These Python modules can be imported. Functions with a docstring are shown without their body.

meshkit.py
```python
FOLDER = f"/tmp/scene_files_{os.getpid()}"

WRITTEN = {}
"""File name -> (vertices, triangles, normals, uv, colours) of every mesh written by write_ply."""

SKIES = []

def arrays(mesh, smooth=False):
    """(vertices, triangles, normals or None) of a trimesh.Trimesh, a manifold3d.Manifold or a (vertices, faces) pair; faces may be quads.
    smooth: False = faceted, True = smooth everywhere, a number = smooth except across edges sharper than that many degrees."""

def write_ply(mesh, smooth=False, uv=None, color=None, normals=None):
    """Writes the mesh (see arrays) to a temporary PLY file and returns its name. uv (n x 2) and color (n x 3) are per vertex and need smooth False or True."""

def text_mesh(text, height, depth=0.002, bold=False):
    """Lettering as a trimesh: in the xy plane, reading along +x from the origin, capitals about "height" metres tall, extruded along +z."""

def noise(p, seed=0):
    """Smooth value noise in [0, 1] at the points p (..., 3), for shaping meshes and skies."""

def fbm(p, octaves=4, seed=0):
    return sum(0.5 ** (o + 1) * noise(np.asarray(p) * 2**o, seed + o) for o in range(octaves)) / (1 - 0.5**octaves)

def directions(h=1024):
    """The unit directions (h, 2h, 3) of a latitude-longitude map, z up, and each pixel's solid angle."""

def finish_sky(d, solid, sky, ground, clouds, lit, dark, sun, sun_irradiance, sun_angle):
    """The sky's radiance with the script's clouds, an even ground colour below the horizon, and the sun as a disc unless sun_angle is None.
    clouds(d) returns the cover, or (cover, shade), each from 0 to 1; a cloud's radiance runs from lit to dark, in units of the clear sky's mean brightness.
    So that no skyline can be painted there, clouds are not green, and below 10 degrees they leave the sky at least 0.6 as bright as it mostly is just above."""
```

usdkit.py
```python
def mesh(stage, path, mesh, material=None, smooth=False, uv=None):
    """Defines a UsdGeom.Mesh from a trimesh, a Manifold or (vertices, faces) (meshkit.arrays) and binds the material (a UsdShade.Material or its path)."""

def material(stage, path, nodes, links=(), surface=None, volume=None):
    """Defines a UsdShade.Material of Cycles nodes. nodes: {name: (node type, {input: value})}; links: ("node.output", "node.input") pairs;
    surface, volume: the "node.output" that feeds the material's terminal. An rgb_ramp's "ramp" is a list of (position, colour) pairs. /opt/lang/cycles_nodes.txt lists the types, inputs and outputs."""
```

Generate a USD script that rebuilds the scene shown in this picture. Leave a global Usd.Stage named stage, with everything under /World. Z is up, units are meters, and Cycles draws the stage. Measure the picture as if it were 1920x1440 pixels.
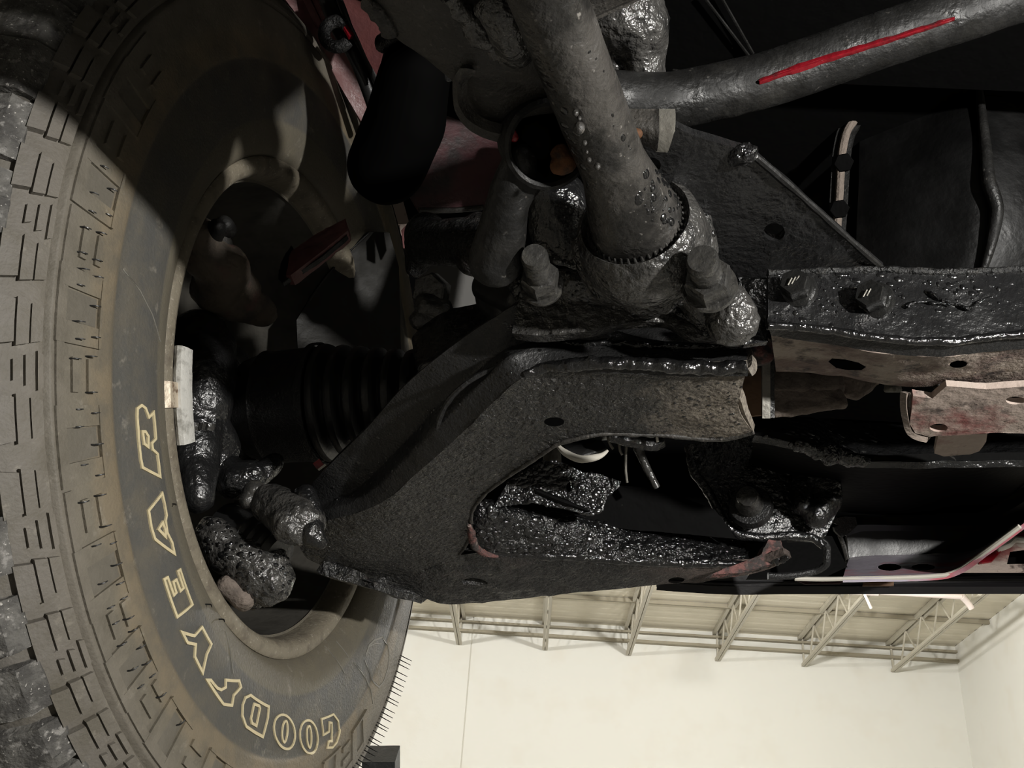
import math, random
import numpy as np, trimesh, manifold3d as m3, shapely
from shapely.geometry import Polygon, LineString, Point
from shapely.ops import unary_union
from scipy.interpolate import PchipInterpolator
import usdkit, meshkit
from pxr import Usd, UsdGeom, UsdLux, UsdShade, Gf, Sdf
random.seed(7); np.random.seed(7)
stage = Usd.Stage.CreateInMemory()
UsdGeom.SetStageUpAxis(stage, UsdGeom.Tokens.z); UsdGeom.SetStageMetersPerUnit(stage, 1.0)
UsdGeom.Xform.Define(stage, '/World'); UsdGeom.Scope.Define(stage, '/World/Looks')

# ------------------------------------------------------------------ camera
F = 1950.0                                   # focal length in pixels of a 1920 wide frame
CAM = np.array([0.0, 0.0, 1.5])
ZC = np.array([.065, .864, .5]); ZC /= np.linalg.norm(ZC)
YC = np.array([.0067, -.501, .865]); YC -= ZC * (YC @ ZC); YC /= np.linalg.norm(YC)
XC = np.cross(ZC, YC)
M = np.stack([XC, YC, ZC])                   # world <- (right, up, forward)
cam = UsdGeom.Camera.Define(stage, '/World/camera')
cam.CreateHorizontalApertureAttr(36.0); cam.CreateVerticalApertureAttr(27.0)
cam.CreateFocalLengthAttr(36.0 * F / 1920); cam.CreateClippingRangeAttr(Gf.Vec2f(.02, 500))
cam.CreateFStopAttr(0.0)
cam.CreateExposureAttr(0.55)
r_, u_, b_ = M[:, 0], M[:, 1], -M[:, 2]
cam.AddTransformOp().Set(Gf.Matrix4d(*r_, 0, *u_, 0, *b_, 0, *CAM, 1))

# ------------------------------------------------------------------ lamps of the hall (ceiling strips, behind and beside the car)
WORK = 3100.0
LAMPS = [  # x, y, power: high bays under the roof
    (3.6, -7.0, 170), (3.6, -13.0, 170), (-4.5, -10.0, 110), (2.9, 7.0, 640), (-4.6, 7.5, 640), (2.9, 12.6, 600), (-4.6, 12.6, 600)]
for i, (x, y, p) in enumerate(LAMPS):
    L = UsdLux.SphereLight.Define(stage, '/World/lamp_light_%03d' % i)
    L.CreateRadiusAttr(.13); L.CreateIntensityAttr(p); L.CreateColorAttr(Gf.Vec3f(1, .985, .95)); UsdGeom.Xformable(L).AddTranslateOp().Set(Gf.Vec3d(x, y, 6.2))

# ------------------------------------------------------------------ helpers
def ray(px, py):
    return M @ np.array([(px - 960) / F, (720 - py) / F, 1.0])
def P(px, py, d): return CAM + ray(px, py) * d                # pixel and depth
def H(px, py, h):                                               # pixel, height over the camera
    r = ray(px, py); return CAM + r * (h / r[2])
def Y(px, py, y):                                               # pixel, distance ahead
    r = ray(px, py); return CAM + r * (y / r[1])
def plane(a, b, c):
    n = np.cross(b - a, c - a); return a, n / np.linalg.norm(n)
def on(px, py, pl):
    r = ray(px, py); return CAM + r * (((pl[0] - CAM) @ pl[1]) / (r @ pl[1]))
def along(f, pts, vals):
    vals = np.interp(np.linspace(0, 1, len(pts)), np.linspace(0, 1, np.size(vals)), np.atleast_1d(vals)) if np.size(vals) > 1 else np.full(len(pts), vals)
    return [f(x, y, v) for (x, y), v in zip(pts, vals)]
def ell(cx, cy, rx, ry, deg=0, n=20):
    t = np.linspace(0, 2 * np.pi, n, endpoint=False); c, s = np.cos(np.radians(deg)), np.sin(np.radians(deg))
    return [(cx + rx * np.cos(a) * c - ry * np.sin(a) * s, cy + rx * np.cos(a) * s + ry * np.sin(a) * c) for a in t]
def curve(pts, n, lin=False):
    p = np.asarray(pts, float); d = np.r_[0, np.cumsum(np.linalg.norm(np.diff(p, axis=0), axis=1) + 1e-9)]; d /= d[-1]
    t = np.linspace(0, 1, n)
    if len(p) == 2 or lin: return np.stack([np.interp(t, d, p[:, k]) for k in range(p.shape[1])], 1)
    return PchipInterpolator(d, p, axis=0)(t)
def tm(v, f): 
    m = trimesh.Trimesh(v, f, process=True); m.merge_vertices(); return m
def facecam(m):
    return m
def sheet(rows, nu=60, nv=6, th=.004, crease=True, amp=0, sc=60, seed=0):
    """A stamped metal skin through rows of points, thickened away from the viewer; nv grid steps per row interval."""
    R = np.stack([curve(r, nu) for r in rows]); k = len(rows)
    t = np.linspace(0, k - 1, (k - 1) * nv + 1)
    if crease or k == 2: G = np.stack([R[min(int(a), k - 2)] * (1 - (a - min(int(a), k - 2))) + R[min(int(a), k - 2) + 1] * (a - min(int(a), k - 2)) for a in t])
    else: G = PchipInterpolator(np.arange(k), R, axis=0)(t)
    du = np.gradient(G, axis=1); dv = np.gradient(G, axis=0); N = np.cross(du, dv); N /= np.linalg.norm(N, axis=2, keepdims=True) + 1e-12
    if ((CAM - G) * N).sum() < 0: N = -N
    if amp: G = G + N * ((meshkit.fbm(G * sc, 3, seed) - .5) * 2 * amp)[..., None]
    B = G - N * th; nr, nc = G.shape[:2]
    v = np.vstack([G.reshape(-1, 3), B.reshape(-1, 3)]); q = np.arange(nr * nc).reshape(nr, nc); o = nr * nc
    a, b, c, d = q[:-1, :-1].ravel(), q[:-1, 1:].ravel(), q[1:, 1:].ravel(), q[1:, :-1].ravel()
    f = [np.c_[a, b, c], np.c_[a, c, d], np.c_[a + o, c + o, b + o], np.c_[a + o, d + o, c + o]]
    loop = np.r_[q[0, :], q[1:, -1], q[-1, -2::-1], q[-2:0:-1, 0]]; l2 = np.roll(loop, -1)
    f += [np.c_[l2, loop, loop + o], np.c_[l2, loop + o, l2 + o]]
    m = tm(v, np.vstack(f)); 
    if m.volume < 0: m.invert()
    return m
def man(m):
    return m3.Manifold(m3.Mesh(np.asarray(m.vertices, np.float32), np.asarray(m.faces, np.uint32)))
def unman(M_):
    k = M_.to_mesh(); return trimesh.Trimesh(k.vert_properties[:, :3], k.tri_verts)
def drill(m, holes):
    """holes: outlines in pixels with near and far depth; cut through the solid."""
    try:
        a = man(m)
        if a.status() != m3.Error.NoError or a.is_empty(): return m
        for px, d0, d1 in holes:
            a = a - man(frust(px, d0, d1))
        return unman(a)
    except Exception: return m
def frust(px, d0, d1):
    n = len(px); v = np.array([P(x, y, d0) for x, y in px] + [P(x, y, d1) for x, y in px] + [np.mean([P(x, y, d0) for x, y in px], 0), np.mean([P(x, y, d1) for x, y in px], 0)])
    f = []
    for i in range(n):
        j = (i + 1) % n; f += [(i, j, n + j), (i, n + j, n + i), (2 * n, j, i), (2 * n + 1, n + i, n + j)]
    m = trimesh.Trimesh(v, f, process=False)
    if m.volume < 0: m.invert()
    return m
def plate(px, pl, th, holes=(), edge=.012, amp=0, sc=60, seed=0, bevel=0):
    """A flat plate in plane pl whose outline is given as seen; thickened away from the viewer."""
    n = pl[1]; 
    if (CAM - pl[0]) @ n < 0: n = -n
    e1 = np.cross(n, [0, 0, 1.0]); e1 = np.array([1.0, 0, 0]) if np.linalg.norm(e1) < 1e-3 else e1 / np.linalg.norm(e1); e2 = np.cross(n, e1)
    fl = lambda q: [((on(x, y, pl) - pl[0]) @ e1, (on(x, y, pl) - pl[0]) @ e2) for x, y in q]
    poly = Polygon(fl(px)).buffer(0)
    for h in holes: poly = poly.difference(Polygon(fl(h)).buffer(0))
    return xtr(poly, pl[0], e1, e2, n, th, edge, amp, sc, seed)
def xtr(poly, o, e1, e2, n, th, edge=.012, amp=0, sc=60, seed=0):
    gs = [g for g in getattr(poly, 'geoms', [poly]) if g.area > 1e-9]
    m = trimesh.util.concatenate([trimesh.creation.extrude_polygon(g, th, engine='earcut') for g in gs])
    if edge: 
        v, f = trimesh.remesh.subdivide_to_size(m.vertices, m.faces, edge, max_iter=12); m = tm(v, f)
    v = np.asarray(m.vertices); m.vertices = o + v[:, :1] * e1 + v[:, 1:2] * e2 + (v[:, 2:3] - th) * n
    if m.volume < 0: m.invert()
    return rough(m, amp, sc, seed) if amp else m
def rough(m, amp, sc=60, seed=0, octv=3):
    m = m.copy(); n = np.asarray(m.vertex_normals); v = np.asarray(m.vertices)
    m.vertices = v + n * ((meshkit.fbm(v * sc, octv, seed) - .5) * 2 * amp)[:, None]; return m
def tube(pts, rad, n=28, m=50, caps=True, amp=0, sc=60, seed=0, smooth=True):
    C = curve(pts, m, lin=not smooth); r = np.interp(np.linspace(0, 1, m), np.linspace(0, 1, np.size(rad)), np.atleast_1d(rad)) if np.size(rad) > 1 else np.full(m, rad)
    T = np.gradient(C, axis=0); T /= np.linalg.norm(T, axis=1, keepdims=True)
    a = np.cross(T[0], [0.3, .2, .9]); a /= np.linalg.norm(a); V = []
    for i in range(m):
        a = a - T[i] * (a @ T[i]); a /= np.linalg.norm(a); b = np.cross(T[i], a); t = np.linspace(0, 2 * np.pi, n, endpoint=False)
        V.append(C[i] + r[i] * (np.cos(t)[:, None] * a + np.sin(t)[:, None] * b))
    return ringmesh(np.array(V), caps, amp, sc, seed)
def ringmesh(V, caps=True, amp=0, sc=60, seed=0):
    m, n = V.shape[:2]; q = np.arange(m * n).reshape(m, n); qn = np.roll(q, -1, 1)
    f = [np.c_[q[:-1].ravel(), qn[:-1].ravel(), qn[1:].ravel()], np.c_[q[:-1].ravel(), qn[1:].ravel(), q[1:].ravel()]]
    v = V.reshape(-1, 3)
    if caps:
        v = np.vstack([v, V[0].mean(0), V[-1].mean(0)]); a, b = m * n, m * n + 1
        f += [np.c_[np.full(n, a), qn[0], q[0]], np.c_[np.full(n, b), q[-1], qn[-1]]]
    k = tm(v, np.vstack(f))
    if caps and k.volume < 0: k.invert()
    return rough(k, amp, sc, seed) if amp else k
def frame(ax):
    ax = np.asarray(ax, float) / np.linalg.norm(ax); a = np.cross(ax, [0, 0, 1.0]) if abs(ax[2]) < .9 else np.cross(ax, [0, 1.0, 0]); a /= np.linalg.norm(a); return ax, a, np.cross(ax, a)
def lathe(prof, o, ax, n=64, caps=True, amp=0, sc=60, seed=0, ref=None):
    ax, a, b = frame(ax)
    if ref is not None: a, b = ref
    t = np.linspace(0, 2 * np.pi, n, endpoint=False)
    V = np.array([o + ax * s + r * (np.cos(t)[:, None] * a + np.sin(t)[:, None] * b) for s, r in prof])
    return ringmesh(V, caps, amp, sc, seed)
def prism(o, ax, r, h, sides, rot=0, ch=.12):
    """A hexagon head or nut with a chamfered crown, from o along ax."""
    ax, a, b = frame(ax); t = np.linspace(0, 2 * np.pi, sides, endpoint=False) + rot
    V = np.array([o + ax * s + k * r * (np.cos(t)[:, None] * a + np.sin(t)[:, None] * b) for s, k in ((0, 1), (h * (1 - ch), 1), (h, .9))])
    return ringmesh(V)
def ball(c, r): return m3.Manifold.sphere(float(r), 24).translate([float(x) for x in c])
def blob(chains, length=.006, amp=.0012, sc=70, seed=0, it=12):
    """One lumpy casting: chains of (point, radius); consecutive balls are hulled, all are joined, refined, smoothed."""
    a = m3.Manifold()
    for ch in chains:
        if len(ch) == 1: a = a + ball(*ch[0])
        for p, q in zip(ch, ch[1:]): a = a + m3.Manifold.batch_hull([ball(*p), ball(*q)])
    m = unman(a.refine_to_length(length)); m.merge_vertices()
    trimesh.smoothing.filter_taubin(m, iterations=it); return rough(m, amp, sc, seed) if amp else m
def hullb(pts, r, length=.008, amp=.0008, sc=70, seed=0):
    m = unman(m3.Manifold.batch_hull([ball(p, r) for p in pts]).refine_to_length(length)); m.merge_vertices(); return rough(m, amp, sc, seed) if amp else m
def boxm(c, ax, sx, sy, sz, amp=0, edge=0):
    """A box at c with half sizes along the axes ax (3 rows)."""
    m = trimesh.creation.box([2 * sx, 2 * sy, 2 * sz]); 
    if edge:
        v, f = trimesh.remesh.subdivide_to_size(m.vertices, m.faces, edge); m = tm(v, f)
    m.vertices = c + np.asarray(m.vertices) @ np.asarray(ax); return rough(m, amp) if amp else m
def cat(*ms): return trimesh.util.concatenate(list(ms))

def tw(pts, e=.0025):
    p = np.asarray(pts, float); d = CAM - p; return p + d / np.linalg.norm(d, axis=1, keepdims=True) * e
_ICO = trimesh.creation.icosphere(subdivisions=1)
def lumps(m, n, r0, r1, seed=0, flat=.45, box=None):
    """small wet lumps of undercoat sitting on the side of the mesh that can be seen, optionally only inside pixel boxes"""
    rg = np.random.default_rng(seed); p, fi = trimesh.sample.sample_surface(m, n * 6, seed=seed); nr = m.face_normals[fi]; d = CAM - p
    ok = (d * nr).sum(1) / np.linalg.norm(d, axis=1) > .12; p, nr = p[ok], nr[ok]
    if box is not None:
        c = np.linalg.solve(M, (p - CAM).T).T; x, y = 960 + c[:, 0] / c[:, 2] * F, 720 - c[:, 1] / c[:, 2] * F
        ok = np.zeros(len(p), bool)
        for b in box: ok |= (x > b[0]) & (y > b[1]) & (x < b[2]) & (y < b[3])
        p, nr = p[ok], nr[ok]
    out = []; p, nr = p[:n], nr[:n]; V = np.asarray(_ICO.vertices); k = len(V); vs, fs = [], []
    for i, (a, b) in enumerate(zip(p, nr)):
        r = r0 + (r1 - r0) * rg.random() ** 2.5; f, u, w = frame(b); t = rg.uniform(.6, 1.6)
        vs.append(a + V[:, :1] * f * r * flat + V[:, 1:2] * u * r * t + V[:, 2:3] * w * r); fs.append(np.asarray(_ICO.faces) + i * k)
    return trimesh.Trimesh(np.vstack(vs), np.vstack(fs), process=False)
# ------------------------------------------------------------------ scene writing
used = {}
def numbered(path):
    if path not in used: used[path] = 0; return path
    used[path] += 1; return numbered(path + '_%03d' % used[path]) if path + '_%03d' % used[path] in used else path + '_%03d' % used[path]
def tagp(p, label=None, cat=None, group=None, kind=None):
    for k, v in (('label', label), ('category', cat), ('group', group), ('kind', kind)):
        if v: p.SetCustomDataByKey(k, v)
class Thing:
    """An Xform at the thing's base whose children are its parts."""
    def __init__(s, name, label, cat=None, group=None, kind=None, base=None):
        s.path = numbered('/World/' + name); x = UsdGeom.Xform.Define(stage, s.path); s.base = np.array(base if base is not None else (0, 0, 0), float)
        s.x = x; s.op = x.AddTranslateOp(); s.op.Set(Gf.Vec3d(*map(float, s.base))); tagp(x.GetPrim(), label, cat, group, kind); s.fixed = base is not None
    def add(s, name, mesh, mat, parent=None, label=None, kind=None, smooth=35):
        if not s.fixed:
            v = np.asarray(mesh.vertices); s.base = np.array([*v.mean(0)[:2], v[:, 2].min()]); s.op.Set(Gf.Vec3d(*map(float, s.base))); s.fixed = True
        mesh = mesh.copy(); mesh.vertices = np.asarray(mesh.vertices) - s.base
        p = numbered((parent or s.path) + '/' + name); k = usdkit.mesh(stage, p, mesh, mat, smooth=smooth); tagp(k.GetPrim(), label, kind=kind); return p
def single(name, mesh, mat, label=None, cat=None, group=None, kind=None, smooth=35):
    mesh = mesh.copy(); v = np.asarray(mesh.vertices); base = np.array([*v.mean(0)[:2], v[:, 2].min()]); mesh.vertices = v - base
    p = numbered('/World/' + name); k = usdkit.mesh(stage, p, mesh, mat, smooth=smooth); UsdGeom.Xformable(k).AddTranslateOp().Set(Gf.Vec3d(*map(float, base))); tagp(k.GetPrim(), label, cat, group, kind); return p

# ------------------------------------------------------------------ materials
def mat(name, base, rough=.5, bump=(), spots=(), metal=0, spec=.5, coat=0, rvar=None, coord='position', stretch=None):
    """base colour with noise spots [(scale, low, high, colour, detail)], bumps [(scale, distance, kind)], roughness variation (scale, lo, hi)."""
    n = {'p': ('principled_bsdf', dict(base_color=base, roughness=rough, metallic=metal, specular_ior_level=spec, coat_weight=coat, coat_roughness=.12)), 'g': ('geometry', {})}
    l = []; src = 'g.position'
    if stretch: n['mp'] = ('mapping', dict(scale=stretch)); l.append(('g.position', 'mp.vector')); src = 'mp.vector'
    col = None
    for i, (s, lo, hi, c, dt) in enumerate(spots):
        n[f'sn{i}'] = ('noise_texture', dict(scale=s, detail=dt, roughness=.6)); l.append((src, f'sn{i}.vector'))
        n[f'sr{i}'] = ('map_range', dict(from_min=lo, from_max=hi, clamp=True)); l.append((f'sn{i}.fac', f'sr{i}.value'))
        n[f'sm{i}'] = ('mix_color', dict(a=base, b=c)); l.append((f'sr{i}.result', f'sm{i}.fac'))
        if col: l.append((col, f'sm{i}.a'))
        col = f'sm{i}.result'
    if col: l.append((col, 'p.base_color'))
    if rvar:
        n['rn'] = ('noise_texture', dict(scale=rvar[0], detail=4)); l.append((src, 'rn.vector'))
        n['rr'] = ('map_range', dict(from_min=.35, from_max=.65, to_min=rvar[1], to_max=rvar[2], clamp=True)); l += [('rn.fac', 'rr.value'), ('rr.result', 'p.roughness')]
    nb = None
    for i, bp in enumerate(bump):
        s, d = bp[:2]; kind = bp[2] if len(bp) > 2 else 'n'
        if kind == 'n': n[f'bn{i}'] = ('noise_texture', dict(scale=s, detail=3, roughness=.55)); out = f'bn{i}.fac'
        else: n[f'bn{i}'] = ('voronoi_texture', dict(scale=s, feature='smooth_f1', smoothness=.6)); out = f'bn{i}.distance'
        l.append((src, f'bn{i}.vector')); n[f'bb{i}'] = ('bump', dict(distance=d, strength=1.0)); l.append((out, f'bb{i}.height'))
        if nb: l.append((nb, f'bb{i}.normal'))
        nb = f'bb{i}.normal'
    if nb: l.append((nb, 'p.normal'))
    return usdkit.material(stage, '/World/Looks/' + name, n, l, surface='p.BSDF')
BLACK = (.0085, .0086, .0089)
m_gloss = mat('lumpy_black_undercoat', BLACK, .2, [(55, .003), (190, .0022)], spec=.9, rvar=(45, .14, .36), spots=[(60, .6, .8, (.022, .021, .0195), 4)])
m_glossy2 = mat('thick_wet_undercoat', BLACK, .14, [(80, .007), (210, .0042)], spec=1.0, rvar=(60, .13, .28), spots=[(70, .64, .82, (.03, .026, .023), 4)])
m_smooth = mat('smooth_black_undercoat', (.017, .017, .0172), .34, [(60, .0016), (500, .0009)], rvar=(30, .24, .5), spots=[(40, .55, .8, (.022, .0215, .021), 4)])
m_matte = mat('matte_black_undercoat', (.0075, .0075, .0075), .5, [(420, .0022), (120, .003)], rvar=(80, .34, .7), spots=[(260, .52, .78, (.035, .033, .029), 3), (24, .56, .72, (.045, .036, .033), 4)])
m_rubber = mat('black_rubber', (.012, .012, .012), .4, [(300, .0003)], rvar=(30, .3, .5), spec=.5)
m_dark = mat('near_black_metal', (.0022, .0022, .0022), .7, [(80, .001)], spec=.06)  # near black base colour with very little specular
m_dust = mat('dusty_dark_metal', (.03, .028, .025), .55, [(160, .0012), (500, .0006)], spots=[(30, .45, .7, (.055, .05, .043), 4), (260, .6, .74, (.11, .10, .09), 3)], rvar=(60, .4, .7))
m_dust2 = mat('greasy_grey_metal', (.0080, .0078, .0074), .55, [(130, .0008), (300, .0006)], spec=.35, spots=[(35, .52, .74, (.020, .019, .017), 4), (220, .66, .78, (.09, .085, .078), 3)], rvar=(60, .4, .7))
m_bar = mat('worn_torsion_bar_paint', (.058, .054, .049), .34, [(50, .0016), (240, .0012)], spots=[(24, .42, .56, (.018, .0172, .016), 4), (200, .67, .75, (.17, .16, .145), 2)], rvar=(40, .10, .5))
m_lump = mat('pale_lumpy_undercoat', (.052, .050, .047), .26, [(80, .004), (210, .0026)], spec=.9, rvar=(70, .14, .36), spots=[(60, .5, .7, (.012, .012, .012), 4)])
m_tan = mat('dried_tan_mud_on_steel', (.32, .27, .225), .75, [(120, .0016), (450, .0008)], spots=[(34, .40, .58, (.15, .105, .09), 5), (55, .54, .66, (.045, .036, .032), 5), (18, .60, .72, (.40, .35, .29), 4)])
m_pink = mat('faded_pink_primer', (.40, .325, .28), .7, [(150, .0010)], spots=[(20, .53, .66, (.21, .075, .068), 5), (45, .57, .67, (.085, .064, .056), 5), (14, .54, .7, (.38, .33, .285), 4)])
m_clay = mat('cracked_brown_mud', (.19, .155, .13), .85, [(55, .006), (300, .0012)], spots=[(40, .5, .7, (.08, .065, .055), 5)])
m_red = mat('dull_red_body_paint', (.14, .05, .048), .5, [(220, .0006)], spots=[(20, .45, .68, (.10, .030, .031), 4), (60, .6, .75, (.06, .035, .031), 4)], rvar=(40, .4, .65))
m_redgrey = mat('red_tinted_dirty_paint', (.10, .035, .040), .5, [(240, .0006)], spots=[(16, .45, .62, (.035, .026, .026), 4)], rvar=(30, .4, .6))
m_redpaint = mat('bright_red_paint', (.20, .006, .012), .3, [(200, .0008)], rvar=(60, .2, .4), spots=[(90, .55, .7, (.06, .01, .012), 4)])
m_rustred = mat('flaky_red_rust', (.17, .075, .067), .8, [(160, .003), (400, .001)], spots=[(90, .40, .54, (.045, .036, .034), 5), (50, .58, .7, (.32, .24, .21), 4)])
m_orange = mat('orange_rust', (.13, .05, .014), .8, [(200, .001)], spots=[(60, .45, .6, (.03, .015, .008), 4)])
m_brown = mat('brown_tyre_shade', (.009, .0082, .0062), .7, [(90, .0006)], rvar=(25, .45, .7), spec=.3)  # tone of the shaded tyre sidewall, put into the colour
m_steel = mat('dusty_bare_steel', (.20, .19, .165), .5, [(250, .0006)], spots=[(60, .5, .7, (.10, .09, .075), 4)], metal=.3)
m_rim = mat('tan_dusted_rim_steel', (.20, .175, .13), .62, [(260, .0008)], spots=[(70, .5, .7, (.12, .10, .075), 5), (300, .62, .72, (.34, .31, .25), 2)])
m_rimin = mat('grey_rim_barrel_steel', (.075, .07, .06), .6, [(120, .0006)], spots=[(40, .45, .7, (.045, .042, .036), 4)])
m_zinc = mat('pale_zinc_weight', (.60, .59, .55), .55, [(160, .0012)], spots=[(90, .52, .66, (.33, .32, .29), 4)], metal=.15)
m_clip = mat('clip_steel', (.55, .47, .36), .45, [(200, .0006)], spots=[(120, .55, .68, (.16, .10, .06), 4)], metal=.2)
m_bolt = mat('greased_bolt_steel', (.034, .033, .031), .24, [(150, .0014), (320, .0006)], spec=.8, spots=[(120, .5, .72, (.065, .062, .055), 3)], rvar=(90, .14, .40))
m_face = mat('black_painted_frame_steel', (.012, .012, .0123), .26, [(45, .0022), (220, .0014)], spec=.8, rvar=(35, .14, .38), spots=[(90, .66, .8, (.03, .028, .026), 3)])
m_boltb = mat('black_painted_bolt_steel', (.014, .014, .0135), .24, [(200, .0008), (600, .0003)], rvar=(120, .12, .36))
m_pan = mat('oily_black_pressed_steel', (.004, .004, .004), .42, [(120, .0008)], rvar=(30, .34, .6), spec=.25)
m_bumper = mat('grey_black_bracket_steel', (.055, .055, .054), .42, [(260, .0003)], rvar=(25, .32, .5), spots=[(70, .58, .78, (.055, .053, .05), 4)])
m_lilac = mat('primer_violet_flange', (.44, .40, .47), .45, [(90, .0006)], spots=[(9, .50, .60, (.55, .17, .20), 4), (40, .6, .7, (.25, .22, .26), 4)], rvar=(30, .3, .5))
m_trim = mat('black_plastic_trim', (.014, .013, .014), .45, [(200, .0002)])
m_white = mat('pale_plastic_and_highlight', (.6, .57, .5), .5)
m_brownpl = mat('brown_mud_plate', (.22, .13, .075), .75, [(120, .0012)], spots=[(30, .5, .7, (.085, .05, .03), 4)])
m_grey = mat('plain_grey_panel', (.15, .147, .14), .7)
m_wall = mat('cream_painted_block_wall', (.80, .79, .735), .85, [(9, .002)], spots=[(1.2, .5, .75, (.775, .75, .68), 3)])
m_deck = mat('beige_roof_deck', (.74, .685, .56), .8, spots=[(2.5, .5, .75, (.68, .63, .51), 3)])
m_joist = mat('grey_beige_joist_paint', (.52, .485, .40), .6)
m_ledger = mat('dark_beige_ledger_steel', (.33, .295, .22), .7)  # darker beige than the joists and the deck
m_pipe = mat('pink_white_pipe_paint', (.78, .68, .63), .5)
m_floor = mat('grey_concrete_floor', (.17, .165, .155), .6, spots=[(.8, .45, .7, (.13, .126, .118), 4)])
m_pad = mat('black_lift_pad_rubber', (.022, .023, .024), .6, [(60, .001), (400, .0006)], spots=[(90, .58, .75, (.06, .06, .06), 3)])

def muddy(name, base, mud, centre, r0, r1, **k):
    """undercoat that is caked with dried mud round one point, with a ragged border"""
    m_ = mat(name, base, **k); p = '/World/Looks/' + name
    n = {'q': ('geometry', {}), 'sb': ('vector_math', dict(math_type='distance', vector2=tuple(map(float, centre)))), 'nz': ('noise_texture', dict(scale=46, detail=6, roughness=.65)), 'md': ('math', dict(math_type='multiply_add', value2=.085, value3=-.042)), 'ad': ('math', dict(math_type='add')), 'mp2': ('map_range', dict(from_min=r0, from_max=r1, to_min=1, to_max=0, clamp=True)), 'n9': ('noise_texture', dict(scale=300, detail=4)), 'r9': ('rgb_ramp', dict(ramp=[(0, mud[0]), (.42, mud[0]), (.62, mud[1]), (1, mud[1])])), 'p9': ('principled_bsdf', dict(roughness=.75)), 'b9': ('bump', dict(distance=.0012)), 'mx': ('mix_closure', {})}
    l = [('q.position', 'sb.vector1'), ('q.position', 'nz.vector'), ('q.position', 'n9.vector'), ('nz.fac', 'md.value1'), ('md.value', 'ad.value1'), ('sb.value', 'ad.value2'), ('ad.value', 'mp2.value'), ('n9.fac', 'r9.fac'), ('r9.color', 'p9.base_color'), ('n9.fac', 'b9.height'), ('b9.normal', 'p9.normal'), ('mp2.result', 'mx.fac'), ('p9.BSDF', 'mx.closure2')]
    usdkit.material(stage, p, n, l, surface='mx.closure')
    sh = UsdShade.Shader.Get(stage, p + '/mx'); sh.CreateInput('closure1', Sdf.ValueTypeNames.Token).ConnectToSource(UsdShade.Shader.Get(stage, p + '/p').GetOutput('BSDF')); return m_
m_grit = muddy('gritty_dusty_undercoat', (.0135, .0132, .0128), [(.24, .21, .17), (.13, .11, .09)], H(1400, 775, .346), .030, .075, rough=.45, bump=[(300, .0034), (130, .002)], spec=.8, spots=[(330, .5, .74, (.05, .047, .04), 4)], rvar=(120, .16, .55))

m_wet = mat('wet_undercoat_lumps', (.007, .007, .0072), .17, [(220, .0008)], spec=1.0)
m_bead = mat('wet_undercoat_bead', (.007, .007, .0072), .2, [(120, .0022), (260, .0012)], spec=1.0)
m_caliper = mat('brown_dusty_caliper_iron', (.11, .088, .066), .8, [(70, .003), (300, .001)], spots=[(40, .5, .7, (.05, .042, .036), 5), (26, .58, .7, (.13, .07, .06), 4)])
m_matteleg = muddy('muddy_matte_undercoat', (.0095, .0095, .0095), [(.12, .092, .08), (.07, .055, .048)], H(1400, 1080, .342), .02, .11, rough=.5, bump=[(300, .0026), (120, .003)], spec=.7, rvar=(80, .2, .6), spots=[(260, .52, .78, (.035, .033, .029), 3), (24, .58, .72, (.05, .04, .037), 4)])
m_void = mat('deep_black_rubber', (.0012, .0012, .0012), .8, spec=.05)

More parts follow.
